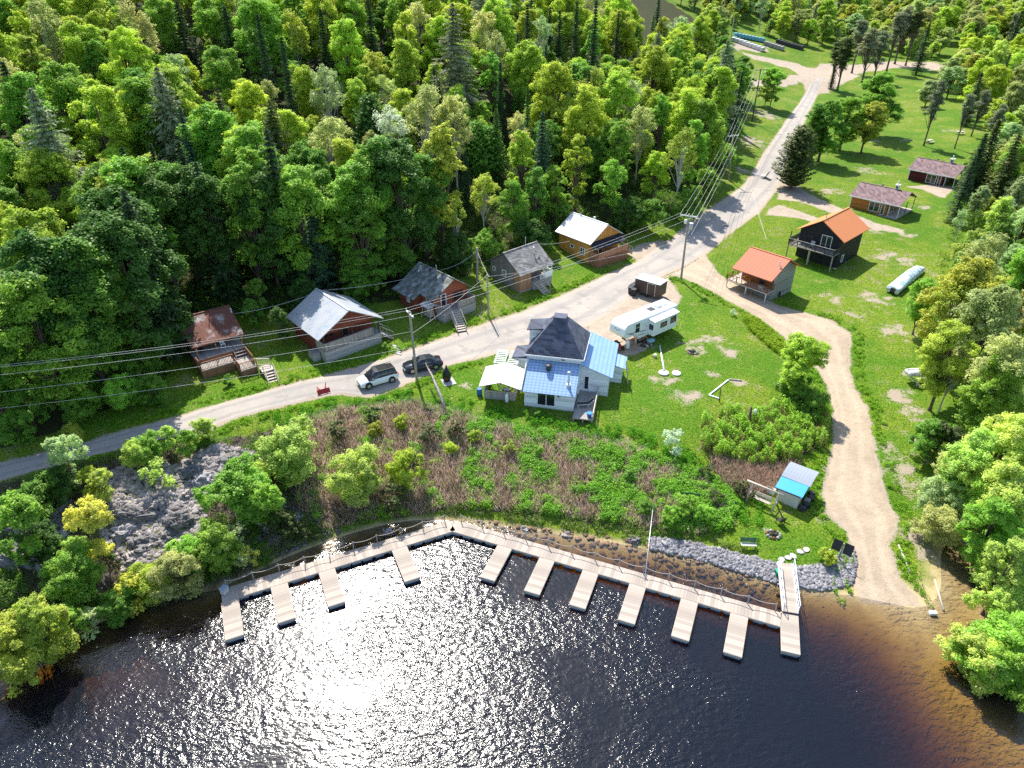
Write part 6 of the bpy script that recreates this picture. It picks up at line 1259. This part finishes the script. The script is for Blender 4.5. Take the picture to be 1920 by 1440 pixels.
# ------------------------------------------------------------------ rocks
ICO = MB().ball((0, 0, 0), 1, 7, 5)
_iv = np.array(ICO.v); _if = [f for f in ICO.f]
def stones(name, pts, size, m, label=None, flat=.7, kind='stuff'):
    n = len(pts); base = _iv[None]*rng.uniform(.72, 1.2, (n, len(_iv), 1)); s = size[:, None, None]*rng.uniform(.7, 1.3, (n, 1, 3))*np.array([1, 1, flat]); v = base*s
    a = rng.uniform(0, 6.28, n); ca, sa = np.cos(a)[:, None], np.sin(a)[:, None]; x = v[:, :, 0]*ca-v[:, :, 1]*sa; y = v[:, :, 0]*sa+v[:, :, 1]*ca
    v = np.stack([x, y, v[:, :, 2]], 2)+pts[:, None, :]; f = np.array(_if)[None]+(np.arange(n)*len(_iv))[:, None, None]
    me = npmesh(name, v.reshape(-1, 3), f.reshape(-1, 4), m, False, dict(var=np.repeat(rng.random(n), len(_iv))))
    return tag(link(name, me), label, None, None, kind)
def stonemat(name, a, b):
    m = bpy.data.materials.new(name); t = NT(m); co = t.n('NewGeometry').outputs['Position']; c = t.mix(t.attr('var'), a, b); nz_ = t.noise(co, 3, 5, .65)
    c = t.mix(t.ramp(nz_, .45, .7), c, tuple(x*.6 for x in a)); t.princ(c, .9, 0, t.bump(t.noise(co, 9, 4), .5, .06), .2); return m
def scatter(poly, n):
    lo_, hi_ = poly.min(0), poly.max(0); q = rng.uniform(lo_, hi_, (n*4, 2)); q = q[inside(poly, q)][:n]; return q
GRST = stonemat('granite', (.40, .385, .39), (.17, .16, .17)); BRST = stonemat('wet_stone', (.30, .19, .12), (.20, .14, .10)); DKST = stonemat('dark_rock', (.23, .22, .215), (.11, .10, .10)); PKST = stonemat('rubble_stone', (.46, .41, .39), (.20, .175, .165))
q = scatter(RIPRAP, 2600); stones('riprap_stone', np.column_stack([q, Hn(q)+.05]), rng.uniform(.10, .24, len(q)), GRST).name = 'riprap'
q = scatter(SHALLOW, 420); stones('lakebed_stone', np.column_stack([q, Hn(q)+.0]), rng.uniform(.06, .3, len(q))**1.0, BRST, None, .55).name = 'lakebed_stones'
RUB = wpoly("165,905;235,870;330,870;420,835;480,850;470,900;380,960;400,1010;330,1060;230,1070;190,1000"); q = scatter(RUB, 2600); zq = Hn(q)
stones('rubble', np.column_stack([q, zq+.08]), rng.uniform(.14, .40, len(q)), PKST)
q = scatter(wpoly("450,960;600,950;640,1000;500,1050;420,1080"), 500); stones('rubble', np.column_stack([q, Hn(q)+.1]), rng.uniform(.08, .22, len(q)), DKST)
def outcrop(label, px, py, l, w, h, az, m=DKST, tilt=.15):
    g = G(px, py); nu, nv = 64, 36; mb = MB(); sd_ = random.uniform(0, 99)
    g.z = float(Hn(np.array([[g.x, g.y]]))[0]); u = np.linspace(0, 2*math.pi, nu, endpoint=False); v = np.linspace(0, math.pi*.62, nv); U, V_ = np.meshgrid(u, v)
    sq = lambda c, e: np.sign(c)*np.abs(c)**e
    x = sq(np.cos(U), .55)*sq(np.sin(V_), .6)*l/2; y = sq(np.sin(U), .55)*sq(np.sin(V_), .6)*w/2; z = sq(np.cos(V_), .6)*h
    pts = np.stack([x.ravel(), y.ravel(), z.ravel()], 1); nz_ = cheapnoise(np.stack([pts[:, 0]*1.3+pts[:, 2]+sd_, pts[:, 1]*1.6-pts[:, 2]*.7], 1), 1.3, int(sd_))+.6*cheapnoise(np.stack([pts[:, 0]+pts[:, 2]*2, pts[:, 1]+sd_], 1), .45, int(sd_)+3)
    nz_ = nz_+.3*cheapnoise(np.stack([pts[:, 0]*2+pts[:, 2]*3, pts[:, 1]*2+sd_], 1), .33, int(sd_)+5); cr = np.abs(cheapnoise(np.stack([pts[:, 0]*.9+sd_, pts[:, 1]+pts[:, 2]*.5], 1), .9, int(sd_)+7)); nz_ = np.clip(nz_*1.5, -.6, .6)-.55*sstep(.06, .0, cr); pts *= (1+.32*nz_)[:, None]; pts[:, 2] = np.where(pts[:, 2] > 0, np.round(pts[:, 2]/.28)*.28*.6+pts[:, 2]*.4, pts[:, 2])
    k = np.arange(nu*nv).reshape(nv, nu); f = np.stack([k[:-1], k[1:], np.roll(k, -1, 1)[1:], np.roll(k, -1, 1)[:-1]], -1).reshape(-1, 4)
    o = link('rock_outcrop', npmesh('rock_outcrop', pts, f, m, False, dict(var=np.full(len(pts), .3)))); o.location = g-Vector((0, 0, .3)); o.rotation_euler = (0, tilt, R(az)); tag(o, label, 'rock', 'rock outcrops on the bank')
outcrop('long grey rock ledge above the rubble on the bank', 268, 965, 6.5, 1.5, .9, 20); outcrop('square grey boulder at the end of the long rock ledge', 335, 985, 2.4, 1.8, 1.2, 30); outcrop('split grey slab below the long rock ledge', 275, 1012, 3.0, 1.3, .8, 22); outcrop('cracked low rock nearest the lake among the rubble', 285, 1032, 2.8, 1.0, .6, 18)
outcrop('dark rock ledge under the road bank between green bushes', 430, 862, 4.2, 1.4, .8, 25); outcrop('dark broken rock face beside the golden bush', 75, 985, 4.5, 2.0, 1.2, 15); outcrop('dark rock at the left edge of the bank under the tall bush', 55, 1050, 4.0, 2.2, 1.2, 5); outcrop('brown boulder standing in the water beside the dock', 728, 1002, 1.2, .9, .8, 10, PKST); outcrop('rounded pinkish boulder at the shore by the western arm of the dock', 640, 1022, 1.3, 1.0, .6, 40, PKST); outcrop('pale boulder at the end of the riprap', 1248, 1020, .9, .8, .5, 40, GRST); outcrop('flat grey rock under the road bank, behind the two lime bushes', 370, 880, 3, 1.6, .8, 30)

for k, (x, y, s_) in enumerate(((215, 965, 1.2), (300, 945, .9), (230, 1000, 1.1), (320, 1010, .8), (255, 1045, .9), (385, 905, 1.1), (455, 868, 1.0), (350, 925, .9), (200, 1020, 1.0), (120, 955, 1.3), (40, 985, 1.2), (110, 1010, 1.1), (300, 1060, .8), (500, 985, .9), (555, 975, .8), (1190, 1012, .6), (1060, 1000, .5), (985, 990, .45))):
    outcrop(f'grey boulder on the bank, {where(G(x, y))}', x, y, 1.9*s_, 1.4*s_, .85*s_, random.uniform(0, 180), (DKST, PKST, GRST)[k % 3]); bpy.context.scene.objects
# ------------------------------------------------------------------ ground cover nobody could count
def cover(name, pts, rad, hgt, nleaf, leaf, col, m=None, up=.5, asp=.7, label=None):
    """leafy low growth: clumps at pts"""
    n = len(pts); k = np.repeat(np.arange(n), nleaf); z0 = Hn(pts)
    d = dirs(len(k), .3); r = (rad*np.ones(n))[k][:, None]*rng.uniform(.2, 1, (len(k), 1))**.5; hh = (hgt*np.ones(n))[k]
    c = np.column_stack([pts[k], z0[k]+hh*.45])+d*r*np.column_stack([np.ones(len(k)), np.ones(len(k)), hh*.55/np.maximum(r[:, 0], .05)])
    nr = d*.5+np.array([0, 0, up])+rng.normal(size=c.shape)*.45; v = np.clip(rng.normal(.5, .17, len(k))+rng.normal(0, .14, n)[k], 0, 1)
    me = leaves_mesh(name, c, nr, leaf*rng.uniform(.6, 1.3, len(k)), v, m or LEAF, asp); o = link(name, me); o.color = (*col, 1); return tag(o, label, None, None, 'stuff')
def stalks(name, pts, h, w, col, lean=.35, per=1, m=None):
    n = len(pts)*per; p = np.repeat(pts, per, 0)+rng.normal(size=(n, 2))*.12; z = Hn(p); a = rng.uniform(0, 6.28, n); hh = h*rng.uniform(.5, 1.2, n)
    sx = np.stack([np.cos(a), np.sin(a), np.zeros(n)], 1)*(w*rng.uniform(.6, 1.4, n))[:, None]; top = rng.normal(size=(n, 3))*lean*hh[:, None]; top[:, 2] = hh
    b = np.column_stack([p, z-.03]); v = np.stack([b-sx, b+sx, b+top+sx*.25, b+top-sx*.25], 1).reshape(-1, 3)
    o = link(name, npmesh(name, v, np.arange(4*n).reshape(n, 4), m or GRASSM, False, dict(var=np.repeat(np.clip(rng.normal(.5, .22, n), 0, 1), 4)))); o.color = (*col, 1); return tag(o, None, None, None, 'stuff')
# lawn and verge grass
q = rng.uniform((-48, 36), (76, 135), (420000, 2)); z = H(q); near = np.exp(-np.maximum(np.hypot(q[:, 0], q[:, 1])-60, 0)/55)
q, z = q[rng.random(len(q)) < near*.75], None; z = H(q); dirt, forest, brush, rock, shore = masks(q, z)
nz1, nz2 = cheapnoise(q, 3.1, 41), cheapnoise(q, 1.1, 42); ok = (dirt < .35) & (forest < .5) & (brush < .5) & (rock < .6) & (z > .35) & (np.maximum(sdist(road_poly, q), sdist(drive_poly, q)) < -.25)
q, nz1, nz2, dd = q[ok], nz1[ok], nz2[ok], np.maximum(sdist(road_poly, q), sdist(drive_poly, q))[ok]
s = nz1+nz2*.6
stalks('grass', q[(s > -.1)][:60000], .16, .022, (.19, .36, .025), .5, 2); stalks('lawn_grass', q[(s <= -.1)][:45000], .12, .022, (.32, .42, .05), .5, 2)
# taller growth along verges, around the house lawn, by the drive
vb = rng.uniform((-40, 40), (60, 100), (60000, 2)); vz = H(vb); d_, f_, b_, r_, s_ = masks(vb, vz); rd = np.maximum(sdist(road_poly, vb), sdist(drive_poly, vb)); bd = sdist(BRUSH, vb)
vg = vb[(rd < -.3) & (rd > -1.6) & (f_ < .5) & (r_ < .7) & (d_ < .6) & (cheapnoise(vb, 4, 51) > -.15)][:2600]; cover('verge_growth', vg, .22, .3, 26, .06, (.17, .31, .025), GRASSM).name = 'undergrowth'
vg = vb[(bd < .8) & (bd > -2.6) & (rd < -.6) & (r_ < .5) & (d_ < .3) & (cheapnoise(vb, 3, 52)+.1*(bd+1.5) > -.1) & (vz > 1.0)][:2600]; cover('undergrowth', vg, .3, .45, 34, .065, (.11, .27, .022), GRASSM)
DR = wpoly("1390,588;1420,602;1462,634;1492,668;1470,672;1440,650;1400,615"); q = scatter(DR, 420); cover('undergrowth', q, .32, .6, 46, .065, (.24, .33, .03), GRASSM)
# brush slope: dry stems with green growing through
q = scatter(BRUSH, 15000); nzb = cheapnoise(q, 4.5, 61)+.5*cheapnoise(q, 1.6, 62); px = np.array([proj((a, b, 2))[0] for a, b in q]); green = nzb+np.clip((px-900)/900, -.35, .5)
stalks('dry_brush', q[green < .28], .85, .03, (.47, .35, .29), .36, 3); stalks('dead_stems', q[(green < .5)][:4000], 1.1, .018, (.50, .40, .34), .3, 2).name = 'dry_brush'
g_ = q[(green > -.05)]; cover('undergrowth', g_[:3600], .30, .55, 36, .07, (.25, .38, .035)); cover('undergrowth', q[green > .3][:1700], .42, .85, 52, .075, (.19, .37, .03)); cover('undergrowth', q[green < -.12][:900], .4, .8, 40, .06, (.14, .14, .04))
# tall knotweed patch above the hut
q = scatter(KNOT, 2400); q = q[cheapnoise(q, 2.2, 91)+.15*np.clip(sdist(KNOT, q), 0, 3) > -.02]; kh = np.clip(1.5+1.3*cheapnoise(q, 1.5, 92)+.4*cheapnoise(q, .5, 93), .5, 2.5); cover('knotweed', q, .26, kh, 50, .085, (.27, .43, .04), LEAF, .7, .5).name = 'undergrowth'; stalks('knotweed_stems', q, 1.5, .03, (.25, .17, .09), .12, 3).name = 'dry_brush'
q = scatter(wpoly("1330,862;1440,880;1500,868;1470,905;1440,925;1400,935;1350,905"), 1300); stalks('dry_brush', q, .9, .03, (.36, .26, .2), .5, 4)
# rocky slope cover, shore weeds, forest floor
q = scatter(LSLOPE, 5200); ns = cheapnoise(q, 5, 71)+.4*cheapnoise(q, 1.7, 72); rub = inside(RUB, q); k_ = q[(ns > .08) & ~rub]; cover('undergrowth', k_[:1500], .38, .5, 34, .075, (.13, .23, .025)); k_ = q[(ns < .08) & ~rub]; stalks('dry_brush', k_, .5, .03, (.27, .2, .15), .6, 3); cover('undergrowth', k_[:700], .4, .5, 30, .07, (.09, .13, .03)); k_ = q[rub][:260]; cover('undergrowth', k_, .25, .3, 22, .06, (.26, .33, .03))
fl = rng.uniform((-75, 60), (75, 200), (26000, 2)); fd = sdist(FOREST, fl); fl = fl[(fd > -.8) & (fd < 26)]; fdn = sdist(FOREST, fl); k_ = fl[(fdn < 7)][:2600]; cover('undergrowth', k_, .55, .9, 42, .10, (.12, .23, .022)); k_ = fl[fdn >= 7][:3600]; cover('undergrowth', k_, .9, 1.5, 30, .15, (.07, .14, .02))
wl = rng.uniform((55, 28), (110, 120), (12000, 2)); wd = sdist(WOODR, wl); wz = H(wl); k_ = wl[(wd > -1.2) & (wz > .1)][:2600]; cover('undergrowth', k_, .6, .9, 40, .10, (.17, .27, .035))
sh = rng.uniform((-45, 30), (30, 62), (40000, 2)); sz = H(sh); k_ = sh[(sz > .25) & (sz < .8) & (sdist(RIPRAP, sh) < -.3) & (cheapnoise(sh, 3, 81) > -.2) & (sdist(drive_poly, sh) < -1) & (sh[:, 0] < 21)][:1500]; cover('undergrowth', k_, .25, .35, 26, .055, (.17, .26, .035)); stalks('dry_brush', k_[::2], .5, .025, (.34, .26, .19), .6, 4)
# ------------------------------------------------------------------ camera, sun, sky
cam = bpy.data.cameras.new('camera'); co = bpy.data.objects.new('camera', cam); COL.objects.link(co)
cam.sensor_width = 36; cam.lens = F/1920*36; cam.clip_end = 4000; cam.clip_start = .5
co.location = (0, 0, CZ); co.rotation_euler = (math.pi/2-PITCH, 0, 0); scene.camera = co
SUN_EL, SUN_AZ = R(52), R(-17)      # azimuth measured from +Y towards +X
sd = Vector((math.sin(SUN_AZ)*math.cos(SUN_EL), math.cos(SUN_AZ)*math.cos(SUN_EL), math.sin(SUN_EL)))
ld = bpy.data.lights.new('sun', 'SUN'); ld.energy = 4.7; ld.angle = R(.53); ld.color = (1, .95, .86)
lo = bpy.data.objects.new('sun', ld); COL.objects.link(lo); lo.rotation_euler = sd.to_track_quat('Z', 'Y').to_euler(); lo.location = (-30, 90, 90)
w = bpy.data.worlds.new('World'); scene.world = w; w.use_nodes = True
nt = w.node_tree; nt.nodes.clear(); sky = nt.nodes.new('ShaderNodeTexSky'); sky.sky_type = 'NISHITA'; sky.sun_disc = False
sky.sun_elevation = SUN_EL; sky.sun_rotation = SUN_AZ; sky.altitude = 300
bg = nt.nodes.new('ShaderNodeBackground'); bg.inputs[1].default_value = .15; wo = nt.nodes.new('ShaderNodeOutputWorld')
nt.links.new(sky.outputs[0], bg.inputs[0]); nt.links.new(bg.outputs[0], wo.inputs[0])
vs = scene.view_settings; vs.view_transform = 'Standard'; vs.look = 'None'; vs.gamma = 1; vs.use_curve_mapping = False; vs.exposure = .9
cy = scene.cycles; cy.max_bounces = 9; cy.diffuse_bounces = 5; cy.glossy_bounces = 2; cy.transmission_bounces = 4; cy.transparent_max_bounces = 8
cy.caustics_reflective = False; cy.caustics_refractive = False; cy.use_denoising = False; cy.sample_clamp_indirect = 6
